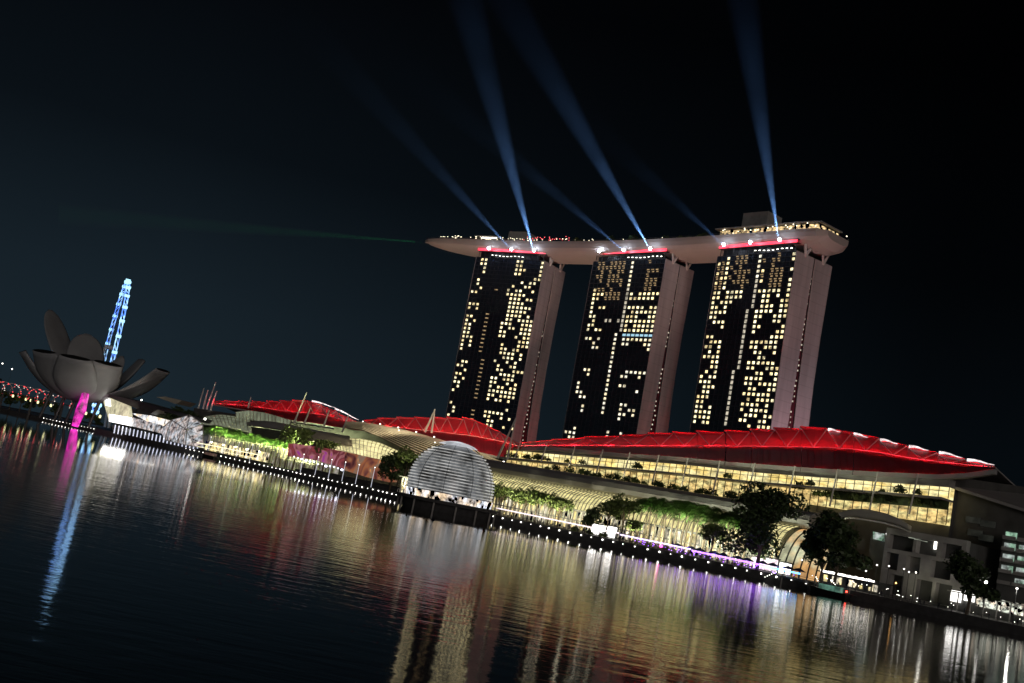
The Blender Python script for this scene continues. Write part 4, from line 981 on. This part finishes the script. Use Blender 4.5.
for i, (px, py, w_, h_, m_) in enumerate([(597, 521, 4.5, 2.8, g_white), (610, 524, 3.6, 3.0, g_white), (758, 556, 3.0, 2.6, lit('pink_shop_light', (1, .75, .95), 2, scale=.4)), (770, 559, 3.2, 3, lit('pale_pink_shop_light', (1, .8, .9), 1.6, scale=.4)), (784, 562, 2.8, 2.6, g_white)]):
    p = PL(px, py, 24); r = empty('kiosk', Vector((p.x, p.y, GZ)), '%s brightly lit kiosk from the left in front of the right hall' % ORD[i], 'kiosk', 'bright kiosks before the right hall')
    s_ = s_of(p); MB().fbox(s_-w_/2, s_+w_/2, 24, 26.5, GZ+.4, GZ+.4+h_*1.3).build('window', m_, r); MB().fbox(s_-w_/2-.4, s_+w_/2+.4, 23.6, 27.5, GZ+.45+h_*1.3, GZ+.9+h_*1.3).build('roof', m_concd, r)
    MB().fbox(s_-w_/2-.2, s_+w_/2+.2, 26.6, 27.4, GZ, GZ+.4+h_*1.3).build('wall', m_concd, r)
# white lit colonnade posts under the palms
cl = MB(); random.seed(2)

# ------------------------------------------------------------------ boats
def boat(loc, rot, L, lab, cab, mc):
    r = empty('boat', loc, lab, 'boat'); c, s_ = math.cos(rot), math.sin(rot); ax = Vector((c, s_, 0)); ay = Vector((-s_, c, 0)); o = Vector(loc)
    rings = []
    for i in range(9):
        t = i/8; w_ = L*.13*(math.sin(math.pi*min(1, .18+t*.98)))**.6+.05; w_ = L*.14*(1-max(0, (t-.55)/.45)**2.2)+.03
        ctr = o+ax*(t-.5)*L; sh = .35*(t**3)*L*.12
        rings.append([ctr-ay*w_+UP*(1.2+sh), ctr-ay*w_*.7-UP*.3, ctr+ay*w_*.7-UP*.3, ctr+ay*w_+UP*(1.2+sh)])
    MB().loft(rings).build('hull', m_black, r)
    MB().box(o-ax*L*.32-ay*L*.09+UP*1.2, ax*L*.5, ay*L*.18, UP*1.5).build('cabin', mc, r)
    MB().box(o-ax*L*.36-ay*L*.11+UP*2.75, ax*L*.58, ay*L*.22, UP*.2).build('roof', m_steeld, r)
    m_ = MB()
    for i in range(6): m_.box(o-ax*L*.32+ax*i*L*.1-ay*L*.1+UP*1.2, ax*.12, ay*.12, UP*1.55)
    m_.build('cabin_posts', m_steeld, r)
    MB().sphere(o+ax*L*cab+UP*(1.9), .3, 6, 4).build('lamp', g_redb, r)
    return r
p = PL(209, 457, shore(430)-9); boat((p.x, p.y, 0), R(133), 17, 'low dark boat with a red lamp moored by the crystal pavilion', -.30, lit('boat_cabin_light', (.9, .5, .4), .12, scale=.8))
p = PL(827, 594, -5); boat((p.x, p.y, 0), R(133), 13, 'dark boat with a green lit cabin moored near the right quay', -.45, g_grn)
# gangway with strings of lights
gw = empty('gangway', fr(58, -1, GZ), 'gangway with two slanting strings of white lights beside the green lit boat', 'gangway')
for (a, b) in (((765, 577), (783, 569)), ((816, 577), (823, 591)), ((831, 580), (842, 592))):
    P_, Q_ = PL(*a, -1.5), PL(*b, -1.5); m_ = MB()
    for i in range(9): m_.sphere(P_.lerp(Q_, i/8), .14, 5, 4)
    m_.build('light_string', g_wh2, gw)
MB().bar(fr(76, -2.2, 2.3), fr(50, -2.2, 1.2), 1.6, .2).build('walkway', m_steeld, gw)
mm_ = MB()
for i in range(3): mm_.tube([fr(74-i*11, -2.4, -2), fr(74-i*11, -2.4, 3)], .2, 6)
mm_.build('piles', m_conc, gw)

# ------------------------------------------------------------------ right-hand buildings
rb = empty('pavilion', fr(70, 45, GZ), 'pavilion under a white curved shell canopy right of the round dark tree', 'pavilion')
top = dens([(838, 514), (850, 509.5), (866, 509), (884, 513), (900, 520), (911, 528.5)], 14); bot = dens([(838, 519), (850, 517), (866, 519), (884, 522), (900, 526.5), (911, 531.5)], 14)
g = []
for (a, b), (c, d_) in zip(top, bot):
    p, q = PL(a, b, 52), PL(c, d_, 36); g.append([p.lerp(q, t/6)+UP*1.2*math.sin(math.pi*t/6) for t in range(7)])
MB().sheet(g, UP*.5).build('canopy', m_white, rb, smooth=True)
MB().fbox(*sorted((s_at(868, 44, 16), s_at(912, 44, 16))), 45, 60, GZ, 20.0).build('wall', m_concd, rb)
for i, (x0, x1, y0, y1) in enumerate(((873, 884, 531.5, 541), (886, 898, 533, 545), (899, 906, 534.5, 546))):
    MB().sheet([[PL(x0, y0, 44.6), PL(x1, y0+(x1-x0)*.2, 44.6)], [PL(x0, y1-2, 44.6), PL(x1, y1-2+(x1-x0)*.2, 44.6)]], NI*-.3).build('window', g_white if i else g_flat, rb)

cb = empty('concrete_building', fr(40, 40, GZ), 'grey concrete block with deep square openings behind the right quay', 'building')
O1 = 40; SA, SB = s_at(882, O1, 12), s_at(962, O1, 12)
s_lo, s_hi = min(SA, SB), max(SA, SB)
MB().fbox(s_lo, s_hi, O1+3, O1+40, GZ, 23).build('wall', m_concd, cb)
bands = [(GZ, 3.0), (9.2, 10.6), (15.8, 17.0), (21.6, 23.4)]
mbf = MB()
for a, b in bands: mbf.fbox(s_lo, s_hi, O1, O1+3, a, b)
mbf.build('floor_band', m_conc, cb)
mbf = MB(); n_ = 1
rowsP = [((3.0, 9.2), [(0, .13), (.30, .47), (.66, .70), (.90, 1)]), ((10.6, 15.8), [(0, .04), (.20, .30), (.48, .62), (.86, 1)]), ((17, 21.6), [(0, .05), (.36, .40), (.66, .72), (.95, 1)])]
for (z0_, z1_), ps in rowsP:
    for a_f, b_f in ps: mbf.fbox(lerp(s_hi, s_lo, b_f), lerp(s_hi, s_lo, a_f), O1+.1, O1+2.9, z0_-.02, z1_+.02)
mbf.build('pillars', m_conc, cb)
MB().fbox(lerp(s_hi, s_lo, .30), lerp(s_hi, s_lo, .47), O1+2.92, O1+2.98, 10.7, 15.7).build('wall_panel', m_conc, cb)
MB().sheet([[PL(934.5, 540, O1+2), PL(937, 540.3, O1+2)], [PL(933.5, 549, O1+2), PL(936, 549.3, O1+2)]], NI*-.2).build('lit_slot', g_wh2, cb)
mx = MB()
for i in range(3):
    p = PL(912+i*6, 538+i*1.6, O1-.4); mx.cbox(p, 2.2, .2, .25)
mx.build('dim_light', lit('dim_slot_light', (.8, .9, .7), .3), cb)
for px, pw in ((908, 130), (935, 200)): s_ = s_at(px, 34, 5); lamp('wall_washer', 'SPOT', fr(s_, 35, 5.5), (1, .95, .7), pw*1.6, target=fr(s_, 42, 10), spot_size=R(130), spot_blend=.8, shadow_soft_size=.3)

# sloping roofed dark building behind, and flats at the far right
db = empty('dark_building', fr(20, 85, GZ), 'large unlit building with a sloping roof behind the concrete block', 'building')
m_ = MB(); sL, sRr = s_at(945, 70, 30), s_at(1060, 70, 20)
a, b = fr(sL, 70, 0), fr(sRr, 70, 0); zt0 = PL(948, 487, 70).z; zt1 = PL(1040, 522, 70).z
m_.hexa([fr(sL, 70, GZ), fr(sL, 130, GZ), fr(sRr, 130, GZ), fr(sRr, 70, GZ), fr(sL, 70, zt0), fr(sL, 130, zt0+6), fr(sRr, 130, zt1+6), fr(sRr, 70, zt1)]); m_.build('wall', m_concd, db)
m_ = MB(); m_.hexa([fr(sL+1, 68, zt0), fr(sL+1, 132, zt0+6.2), fr(sRr-1, 132, zt1+6.2), fr(sRr-1, 68, zt1), fr(sL+1, 68, zt0+1), fr(sL+1, 132, zt0+7.2), fr(sRr-1, 132, zt1+7.2), fr(sRr-1, 68, zt1+1)]); m_.build('roof', m_grey, db)
for (x, y) in ((973, 520), (975, 533), (988, 524), (986, 538)):
    p = PL(x, y, 69.8); s_ = s_of(p); MB().fbox(s_-2.4, s_+2.4, 69.6, 69.95, p.z-1, p.z+1).build('window', lit('faint_window', (.7, .75, .6), .02), db)
fb = empty('apartment_block', fr(5, 50, GZ), 'apartment block with greenish lit balconies at the right edge', 'building')
sL, sRr = s_at(1000, 52, 20), s_at(1075, 52, 20); zt = PL(1003, 528, 52).z
MB().fbox(min(sL, sRr), max(sL, sRr), 52, 66, GZ, zt).build('wall', m_concd, fb)
sa, sb = max(sL, sRr), min(sL, sRr); w_ = 3.4; mbs = MB()
for c in range(8):
    for r_ in range(5):
        z0 = zt-3.4*(r_+1); s1 = sa-.8-c*(w_+1.0)
        if z0 < 8 : continue
        if (c*7+r_*3) % 5 != 2: MB().fbox(s1-w_, s1, 51.75, 51.97, z0+.5, z0+2.5).build('window', g_flat, fb)
        mbs = MB(); mbs.fbox(s1-w_-.3, s1+.3, 50.4, 51.99, z0+.1, z0+.35); mbs.fbox(s1-w_-.3, s1+.3, 50.4, 50.5, z0+.34, z0+1.2); mbs.build('balcony', m_conc, fb)
# shops at the foot on the right
sh_ = empty('shop_row', fr(25, 34, GZ), 'row of white lit shops below the apartment block', 'shops')
def slabpx(x0, x1, y0, y1, off, nm, m, r):
    p, q = PL(x0, y0, off), PL(x1, y0+(x1-x0)*.2, off); zt = p.z; zb = PL(x0, y1, off).z; a, b = sorted((s_of(p), s_of(q)))
    return MB().fbox(a, b, off, off+.5, zb, zt).build(nm, m, r)
slabpx(951.5, 961.5, 590, 601, 33, 'window', g_white, sh_); slabpx(965, 975, 590, 600.5, 33, 'window', g_white, sh_)
g_shop2 = lit('small_shop_light', (.9, .95, .8), .9, c2=(1, .8, .6), scale=.7, lo=-.4, hi=1.8)
slabpx(977, 1000, 597, 606, 33, 'window', g_shop2, sh_); slabpx(1002, 1045, 600, 612, 33, 'window', g_shop2, sh_)
a, b = sorted((s_at(949, 33.6, 5), s_at(1055, 33.6, 5))); MB().fbox(a, b, 33.6, 39.8, GZ, 7.4).build('wall', m_concd, sh_); MB().fbox(a, b, 31.5, 39.9, 7.42, 7.8).build('roof', m_conc, sh_)
m_ = MB(); s_ = a
while s_ < b: MB().fbox(s_, s_+.35, 31.8, 32.1, GZ, 7.4).build('post', m_conc, sh_); s_ += 3.8
# restaurant with an illuminated sign band under the dark trees
rs = empty('restaurant', fr(70, 22, GZ), 'low quayside restaurant with a white illuminated band under the dark trees', 'restaurant')
a, b = sorted((s_at(822, 22, 5), s_at(880, 22, 5))); MB().fbox(a, b, 22, 29, GZ, 5.6).build('wall', m_concd, rs); MB().fbox(a-.5, b+.5, 19.5, 29.5, 5.62, 6.0).build('roof', m_steeld, rs)
random.seed(4); m_ = MB(); s_ = a+.5
while s_ < b-1: L_ = random.uniform(.3, .9); m_.fbox(s_, s_+L_, 19.3, 19.45, 5.7, 6.2+random.uniform(0, .25)); s_ += L_+random.uniform(.15, .35)
m_.build('sign_band', g_wh2, rs)
s_ = a+.6
while s_ < b-2: L_ = random.uniform(.6, 2.2); MB().fbox(s_, s_+L_, 21.7, 21.95, GZ+.7, GZ+.7+random.uniform(.8, 2.2)).build('window', g_shop, rs); s_ += L_+random.uniform(.4, 2.0)
# lamps: street lamps and small lanterns
def street(px, py, off, lab, pw, m=g_wh, r_=.45):
    p = PL(px, py, off); r = empty('street_lamp', Vector((p.x, p.y, GZ)), lab, 'street lamp', None)
    MB().tube([Vector((p.x, p.y, GZ)), p-UP*r_], [.11, .07], 6).build('post', m_steeld, r); MB().sphere(p, r_, 8, 6).build('lamp_head', m, r)
    if pw: lamp('street_lamp_light', 'POINT', p-UP*.9-NI*.5, (1, .97, .9), pw, shadow_soft_size=.3)
street(986, 582, 18, 'brightest street lamp beside the thin dark tree on the right', 900)
street(1017, 588.5, 22, 'street lamp at the right edge below the apartment block', 300, r_=.3)
street(205, 419, 50, 'bright white street lamp above the crystal pavilion', 40, r_=.7)
street(141.5, 400, 70, 'small lamp above the dark roof behind the lotus building', 0, r_=.55)
street(2.5, 363.5, 92, 'tall street lamp at the far left edge over the bridge', 0, r_=.6); street(12, 369, 92, 'tall street lamp second from the left edge over the bridge', 0, r_=.6)
for i, (x, y) in enumerate(((889, 566), (904, 569), (909, 572), (916, 572.5), (877, 565), (896, 583), (802, 560), (866, 571))):
    street(x, y, 14, '%s of the small lanterns clustered before the concrete block' % ORD[i], 0, g_amb if i == 5 else g_wh2, .24)
# lights of scattered diners
random.seed(9); m_ = MB()
for i in range(40): m_.sphere(fr(random.uniform(-6, 74), random.uniform(8, 26), GZ+random.uniform(.6, 3.0)), .12, 5, 4)
tag(m_.build('table_lights', g_wh2), 'scattered small table lights on the dark right promenade', 'table lights', None, 'stuff')

# ------------------------------------------------------------------ people on the right promenade
def make_person(seed):
    me = bpy.data.meshes.new('body'); V = [(0, 0, .95), (0, 0, 1.2), (0, 0, 1.42), (0, 0, 1.52), (0, -.01, 1.66), (.19, 0, 1.4), (.26, .02, 1.12), (.24, -.08, .88), (-.19, 0, 1.4), (-.26, .02, 1.12), (-.24, -.06, .88), (.1, 0, .9), (.12, -.04, .5), (.13, .03, .08), (.13, -.1, .04), (-.1, 0, .9), (-.12, .06, .5), (-.13, .12, .08), (-.13, 0, .04)]
    E_ = [(0, 1), (1, 2), (2, 3), (3, 4), (2, 5), (5, 6), (6, 7), (2, 8), (8, 9), (9, 10), (0, 11), (11, 12), (12, 13), (13, 14), (0, 15), (15, 16), (16, 17), (17, 18)]
    me.from_pydata(V, E_, []); me.materials.append(m_cloth); o = bpy.data.objects.new('person', me); col.objects.link(o)
    sk = o.modifiers.new('skin', 'SKIN'); rad = [.15, .14, .15, .055, .10, .065, .05, .035, .065, .05, .035, .09, .07, .05, .035, .09, .07, .05, .035]
    for i, r_ in enumerate(rad): me.skin_vertices[0].data[i].radius = (r_, r_*.85)
    me.skin_vertices[0].data[0].use_root = True
    o.modifiers.new('sub', 'SUBSURF').levels = 1
    bpy.context.view_layer.update(); dg = bpy.context.evaluated_depsgraph_get(); m2 = bpy.data.meshes.new_from_object(o.evaluated_get(dg)); o.modifiers.clear(); o.data = m2; m2.name = 'body'
    h = MB().sphere((0, -.01, 1.70), .125, 8, 6).build('hair', m_black, None); h.parent = o
    f = MB().sphere((0, -.07, 1.655), .085, 8, 6).build('face', m_skin, None); f.parent = o
    tag(o, 'person', 'person', 'people strolling on the promenades'); return Proto(o)
P_ = make_person(1); random.seed(31)
for i in range(64):
    s_ = random.uniform(-4, 60) if i < 24 else random.uniform(70, 200); P_.place(fr(s_, random.uniform(3, 12), GZ), random.uniform(0, 6.3), random.uniform(.92, 1.06), 'distant person in dark clothes standing on the quayside promenade')

# ------------------------------------------------------------------ far left: lotus building, wheel, bridge, entrance hall, crystal pavilion
LY = 830.0
lc = PY(84, 399, LY)
lot = empty('lotus_museum', Vector((lc.x, lc.y, GZ)), 'dark lotus shaped building with ten curved petals at the left', 'museum')
def petal(tipx, tipy, dY, rad0, wmax, thk, label=None, tiltcap=True, m=m_lotus, sag=1.0, curve=1.8, rnd=False):
    tip = PY(tipx, tipy, LY+dY); root_ = Vector((lc.x, lc.y+dY*.10, lc.z+3))
    hd = Vector((tip.x-root_.x, tip.y-root_.y, 0)); R_ = hd.length; hd.normalize(); sd = Vector((-hd.y, hd.x, 0)); Hh = tip.z-root_.z
    rings = []; n_ = 18
    for i in range(n_+1):
        t = i/n_; r_ = R_*(t**.72 if sag else t); z_ = root_.z+Hh*(t**curve)
        c = Vector((root_.x, root_.y, 0))+hd*r_+UP*z_
        t2_ = min(1, t+.04); tg_ = (hd*(R_*(t2_**.72-t**.72))+UP*Hh*(t2_**curve-t**curve)); tg_ = tg_.normalized() if tg_.length > 1e-4 else UP
        nn_ = sd.cross(tg_).normalized()
        if nn_.dot(hd) < 0: nn_ = -nn_
        w_ = wmax*(.35+.65*math.sin(math.pi*min(1, .12+t*.68))) if not rnd else wmax*(.4+.6*math.sin(math.pi*min(.5, t*.8)))*(max(.02, 1-max(0, (t-.62)/.38)**2.2))**.5 ; th = thk*(.95-.5*t)
        ring = []
        for k in range(14):
            a = math.pi*2*k/14; ring.append(c+sd*w_*math.cos(a)+nn_*th*math.sin(a)*(1 if math.sin(a) > 0 else .35)-(tg_*th*.45*(math.sin(a)+.35)*max(0, (t-.7)/.3) if not rnd else Vector()))
        rings.append(ring)
    o = MB().loft(rings).build('petal', m, lot, smooth=True, label=label)
    if rnd: return o
    last = rings[-1]; cc = sum(last, Vector())/14; up_ = (sum(rings[-1], Vector())/14-sum(rings[-2], Vector())/14).normalized()
    l2 = [cc+(p-cc)*.88+up_*.3 for p in last]; l3 = [cc+(p-cc)*.88-up_*.3 for p in last]
    MB().add(l2+l3+[cc+up_*.3], [(k, (k+1) % 14, 28) for k in range(14)]+[(k+14, (k+1) % 14+14, (k+1) % 14, k) for k in range(14)]).build('skylight', m_black, o)
    return o
petal(51, 310, 30, 0, 12.0, 5, 'tallest petal standing upright at the back', curve=1.0, rnd=True)
petal(88, 334, 34, 0, 14.5, 5, 'broad upright petal behind the middle', curve=1.1, rnd=True)
petal(24, 351, -24, 0, 14, 7); petal(45, 351, -46, 0, 16, 7); petal(76, 357, -54, 0, 16, 7); petal(108, 363, -44, 0, 15, 7)
petal(141, 360, 20, 0, 15, 5, curve=1.3, label='dark petal pointing right behind the longest one')
petal(163, 370, -30, 0, 11, 4.6, 'longest and lowest petal reaching right with a lit underside', curve=2.0)
petal(122, 356, 24, 0, 9, 4, curve=1.4, rnd=True); petal(66, 352, 30, 0, 10, 4, curve=1.4, rnd=True)
# central bowl
rg = []
for i in range(7):
    t = i/6; r_ = 5+24*math.sin(t*math.pi/2); z_ = lc.z-1.5+12*(1-math.cos(t*math.pi/2)); rg.append([Vector((lc.x+r_*math.cos(2*math.pi*k/24), lc.y+r_*.8*math.sin(2*math.pi*k/24), z_)) for k in range(24)])
MB().loft(rg).build('bowl', m_lotus, lot, smooth=True)
for x in (45, 60, 72, 96): 
    p = PY(x, 396, LY-8); MB().tube([Vector((p.x, p.y, GZ)), Vector((p.x*.985, p.y, lc.z+6))], [1.1, 1.4], 8).build('column', m_steeld, lot)
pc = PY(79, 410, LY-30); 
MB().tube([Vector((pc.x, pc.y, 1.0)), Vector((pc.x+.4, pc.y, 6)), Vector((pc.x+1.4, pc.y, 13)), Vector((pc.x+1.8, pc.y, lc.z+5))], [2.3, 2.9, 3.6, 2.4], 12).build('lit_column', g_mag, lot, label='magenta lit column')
lamp('lotus_washer', 'SPOT', PY(120, 432, LY-95)+UP*2, (1, .86, .7), 52000, target=lc+Vector((8, 0, 14)), spot_size=R(60), spot_blend=.8, shadow_soft_size=1)
lamp('lotus_washer', 'SPOT', PY(128, 410, LY-45), (1, .82, .5), 60000, target=PY(148, 388, LY-10), spot_size=R(40), spot_blend=.8, shadow_soft_size=1)
lamp('lotus_washer', 'SPOT', PY(30, 425, LY-120)+UP*2, (.8, .85, 1), 20000, target=lc+Vector((-20, 0, 22)), spot_size=R(60), spot_blend=.8, shadow_soft_size=1)

# observation wheel, nearly edge-on
WY = 1230.0; WR = 75.0
top_ = PY(127, 283, WY); wc = Vector((top_.x, WY, top_.z-WR)); vdir = Vector((wc.x, wc.y, 0)).normalized(); az = math.atan2(vdir.y, vdir.x)+R(3.4)
wx = Vector((math.cos(az), math.sin(az), 0)); wn = Vector((-wx.y, wx.x, 0))
wh = empty('observation_wheel', Vector((wc.x, wc.y, GZ)), 'blue lit observation wheel seen almost edge-on behind the lotus building', 'observation wheel')
for sgn in (-1, 1):
    pts = [wc+wn*sgn*1.6+(wx*math.cos(2*math.pi*k/64)+UP*math.sin(2*math.pi*k/64))*WR for k in range(65)]
    m_ = MB()
    for a, b in zip(pts, pts[1:]): m_.bar(a, b, 1.0)
    m_.build('rim', g_fly, wh)
m_ = MB()
for k in range(64):
    a = 2*math.pi*k/64; b = 2*math.pi*(k+1)/64
    m_.bar(wc+wn*1.6+(wx*math.cos(a)+UP*math.sin(a))*WR, wc-wn*1.6+(wx*math.cos(b)+UP*math.sin(b))*WR, .5)
m_.build('rim_bracing', g_fly, wh)
m_ = MB()
for k in range(28):
    a = 2*math.pi*k/28; q = wc+(wx*math.cos(a)+UP*math.sin(a))*WR*.99
    m_.bar(wc+wn*(4 if k % 2 else -4), q, .22)
m_.build('spokes', mat('spoke_cable', (.3, .35, .4), .5, emis=(.1, .2, .5), es=.05), wh)
for k in range(28):
    a = 2*math.pi*(k+.5)/28; q = wc+(wx*math.cos(a)+UP*math.sin(a))*(WR+2.6)
    MB().tube([q-wn*2.6, q+wn*2.6], 1.5, 8).build('capsule', g_flyw, wh)
MB().tube([wc-wn*7, wc+wn*7], 2.4, 12).build('hub', m_white, wh)
for sgn in (-1, 1):
    for sx in (-1, 1): MB().tube([wc+wn*sgn*6, Vector((wc.x, wc.y, GZ))+wn*sgn*16+wx*sx*30], [1.2, 1.6], 8).build('support_leg', m_white, wh)

# helix bridge
hb = empty('footbridge', Vector((-330, 930, GZ)), 'footbridge wrapped in tubes with red lights at the far left', 'footbridge')
a_, b_ = PY(-40, 378, 960), PY(76, 404, 900); Lb = (b_-a_).length; bx = (b_-a_).normalized(); by = bx.cross(UP).normalized(); bz = by.cross(bx)
MB().bar(a_-UP*2.5, b_-UP*2.5, 5, .7).build('deck', m_concd, hb)
for ph, mt in ((0, m_steel), (math.pi, m_steel)):
    m_ = MB(); pr = None
    for i in range(121):
        t = i/120; an = ph+t*2*math.pi*7; p = a_+bx*Lb*t+(by*math.cos(an)+UP*math.sin(an))*5.2
        if pr is not None: m_.bar(pr, p, .45)
        pr = p
    m_.build('helix_tube', mt, hb)
m_ = MB(); m2_ = MB(); random.seed(14)
for i in range(190):
    t = random.random(); an = t*2*math.pi*7+(math.pi if i % 2 else 0); p = a_+bx*Lb*t+(by*math.cos(an)+UP*math.sin(an))*5.0
    (m_ if i % 4 else m2_).sphere(p, .42, 5, 4)
m_.build('red_lights', g_rope, hb, kind='stuff'); m2_.build('white_lights', glow('rope_light_white', (1, .9, .8), 1.6), hb, kind='stuff')
for t in (.15, .4, .65, .9): q = a_+bx*Lb*t; MB().tube([Vector((q.x, q.y, -2)), q-UP*3], 1.0, 8).build('pier', m_concd, hb)
for i in range(7): lamp('bridge_lamp', 'POINT', a_+bx*Lb*(i+.5)/7+UP*1, (1, .4, .3), 60, shadow_soft_size=.5)
random.seed(15)
for i, px in enumerate((13, 26, 31, 38, 51, 86, 100)):
    p = PL(px, interp([(13, 396), (51, 405.5), (100, 416.5)], px), 66); m_ = MB().sphere(p, .9, 7, 5, 1.6).build('globe', g_yel)
    m_.name = 'lantern'; tag(m_, '%s yellow green lantern from the left along the far promenade' % ORD[i], 'lantern', 'lanterns on the far promenade')

# entrance hall with slanting roof and colonnade
eh = empty('entrance_hall', fr(575, 60, GZ), 'white lit waterfront hall with a slanting dark roof and colonnade', 'hall')
OFE = 52
def quadpx(pts, off, nm, m, r, th=.5):
    P = [PL(x, y, off) for x, y in pts]; b = MB(); b.hexa([P[0]+NI*th, P[1]+NI*th, P[2]+NI*th, P[3]+NI*th, P[0], P[1], P[2], P[3]]); return b.build(nm, m, r)
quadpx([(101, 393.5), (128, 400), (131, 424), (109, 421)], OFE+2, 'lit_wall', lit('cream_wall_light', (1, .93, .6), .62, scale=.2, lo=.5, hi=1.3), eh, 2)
quadpx([(104.5, 398), (109.5, 399), (110.5, 406.5), (105.6, 405.5)], OFE+1.6, 'bright_window', g_white, eh)
quadpx([(109, 414), (131, 417.5), (131, 426), (109, 421.5)], OFE+1.0, 'glass', g_white, eh)
quadpx([(131, 413), (150, 415.5), (172, 421), (172, 434.5)], OFE+2.5, 'glass', lit('hall_light_left', (.95, .97, 1), 1.2, c2=(1, .75, .5), scale=.25, lo=.2, hi=1.5), eh, 2)
quadpx([(131, 417), (172, 428), (172, 436), (131, 426)], OFE+2.0, 'glass', g_crys, eh)
quadpx([(96, 391), (128, 399), (196, 417), (196, 421)], OFE-1, 'roof', m_steeld, eh, 26)
quadpx([(98, 393), (122, 397), (160, 408), (150, 414)], OFE-.4, 'roof_soffit', m_concd, eh, 24)
quadpx([(156, 397), (165, 396.5), (182, 400.5), (176, 404)], OFE+30, 'rear_canopy', m_beige, eh, 12)
quadpx([(112, 425), (200, 446.5), (200, 451), (112, 430)], OFE+3, 'base_wall', m_quay, eh, 2)
m_ = MB()
for i in range(23):
    px = 115.5+i*3.75; y0 = 424+ (px-112)*.238
    p, q = PL(px, y0, OFE+.8), PL(px-1.5, y0+8.4, OFE+.8); m_.bar(q, p, .55)
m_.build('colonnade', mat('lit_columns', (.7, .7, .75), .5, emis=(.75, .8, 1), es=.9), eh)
for px in (120, 140, 160, 185): p = PL(px, 424+(px-112)*.238, OFE-3); lamp('hall_washer', 'SPOT', p, (.9, .95, 1), 2500, target=p+NI*8+UP*3, spot_size=R(120), spot_blend=.6, shadow_soft_size=.5)
# crystal pavilion
cp = empty('crystal_pavilion', PL(185, 448, 44), 'faceted crystal pavilion glowing white at the water', 'pavilion')
def cr_pt(x, y, o): return PL(x, y, o)
F_ = [cr_pt(165, 440, 42), cr_pt(186, 445, 36), cr_pt(204, 448, 42), cr_pt(203, 424, 46), cr_pt(190, 415, 44), cr_pt(172, 420, 44), cr_pt(160, 430, 48), cr_pt(187, 430, 37), cr_pt(196, 436, 60), cr_pt(170, 430, 60)]
MB().add(F_, [(0, 1, 7, 5), (0, 5, 6), (1, 2, 3, 7), (7, 3, 4), (7, 4, 5), (6, 5, 9), (4, 8, 9), (4, 3, 8), (4, 9, 5), (2, 8, 3), (0, 6, 9), (0, 9, 8), (0, 8, 2), (0, 2, 1)]).build('glass', g_crys, cp)
m_ = MB()
for i, j in ((0, 1), (1, 7), (7, 5), (0, 5), (5, 6), (1, 2), (2, 3), (3, 7), (3, 4), (4, 7), (4, 5)):
    m_.bar(F_[i]-NI*.2, F_[j]-NI*.2, .45)
    m_.bar(F_[i].lerp(F_[j], .5)-NI*.25, F_[7]-NI*.25, .25)
m_.build('frame', m_steel, cp)
# quay terrace lights between pavilion and the plaza
tr_ = empty('waterside_terrace', fr(440, 44, GZ), 'waterside terrace with yellow white rails right of the crystal pavilion', 'terrace')
a = s_at(200, 42, 6); b = s_at(262, 42, 6); a, b = sorted((a, b))
MB().fbox(a, b, 40, 50, GZ, 3.4).build('deck', m_quay, tr_); m_ = MB(); m_.bar(fr(a, 39.8, 6.8), fr(b, 39.8, 6.8), .35); m_.bar(fr(a, 39.8, 4.6), fr(b, 39.8, 4.6), .2); m_.build('lit_rail', glow('rail_light', (1, .92, .6), 1.8), tr_)
MB().fbox(a, b, 46, 46.5, 3.5, 9).build('glass', g_shop, tr_)
# construction cranes / masts behind the left hall
for i, (x0, y0, x1, y1) in enumerate([(204, 388, 200, 402), (208, 390, 205, 401), (216, 382, 208, 404), (217, 391, 212, 405)]):
    p, q = PL(x0, y0, 88), PL(x1, y1, 88); r = empty('mast', Vector((q.x, q.y, GZ)), '%s thin mast from the left in the cluster beyond the left red roof' % ORD[i], 'mast', 'cluster of thin masts at the far left')
    MB().tube([Vector((q.x, q.y, GZ)), q, p], [.7, .6, .4], 6).build('pole', m_steel, r)
lamp('mast_washer', 'SPOT', PL(214, 404, 82), (1, .9, .75), 2500, target=PL(208, 392, 88), spot_size=R(120), shadow_soft_size=1)
# distant low skyline so that the shore does not end in nothing
for i, (x, y, w_) in enumerate([(-12, 376, 30), (-60, 360, 40), (130, 408, 26), (150, 410, 30)]):
    p = PY(x, y, 1500); r = empty('distant_building', Vector((p.x, p.y, GZ)), ['dark distant block at the far left edge', 'distant block beyond the left edge', 'low dark distant block behind the hall roof', 'wider low distant block behind the hall roof'][i], 'building', 'distant blocks on the horizon')
    MB().cbox((p.x, p.y, p.z/2), w_, 20, p.z).build('wall', m_concd, r)
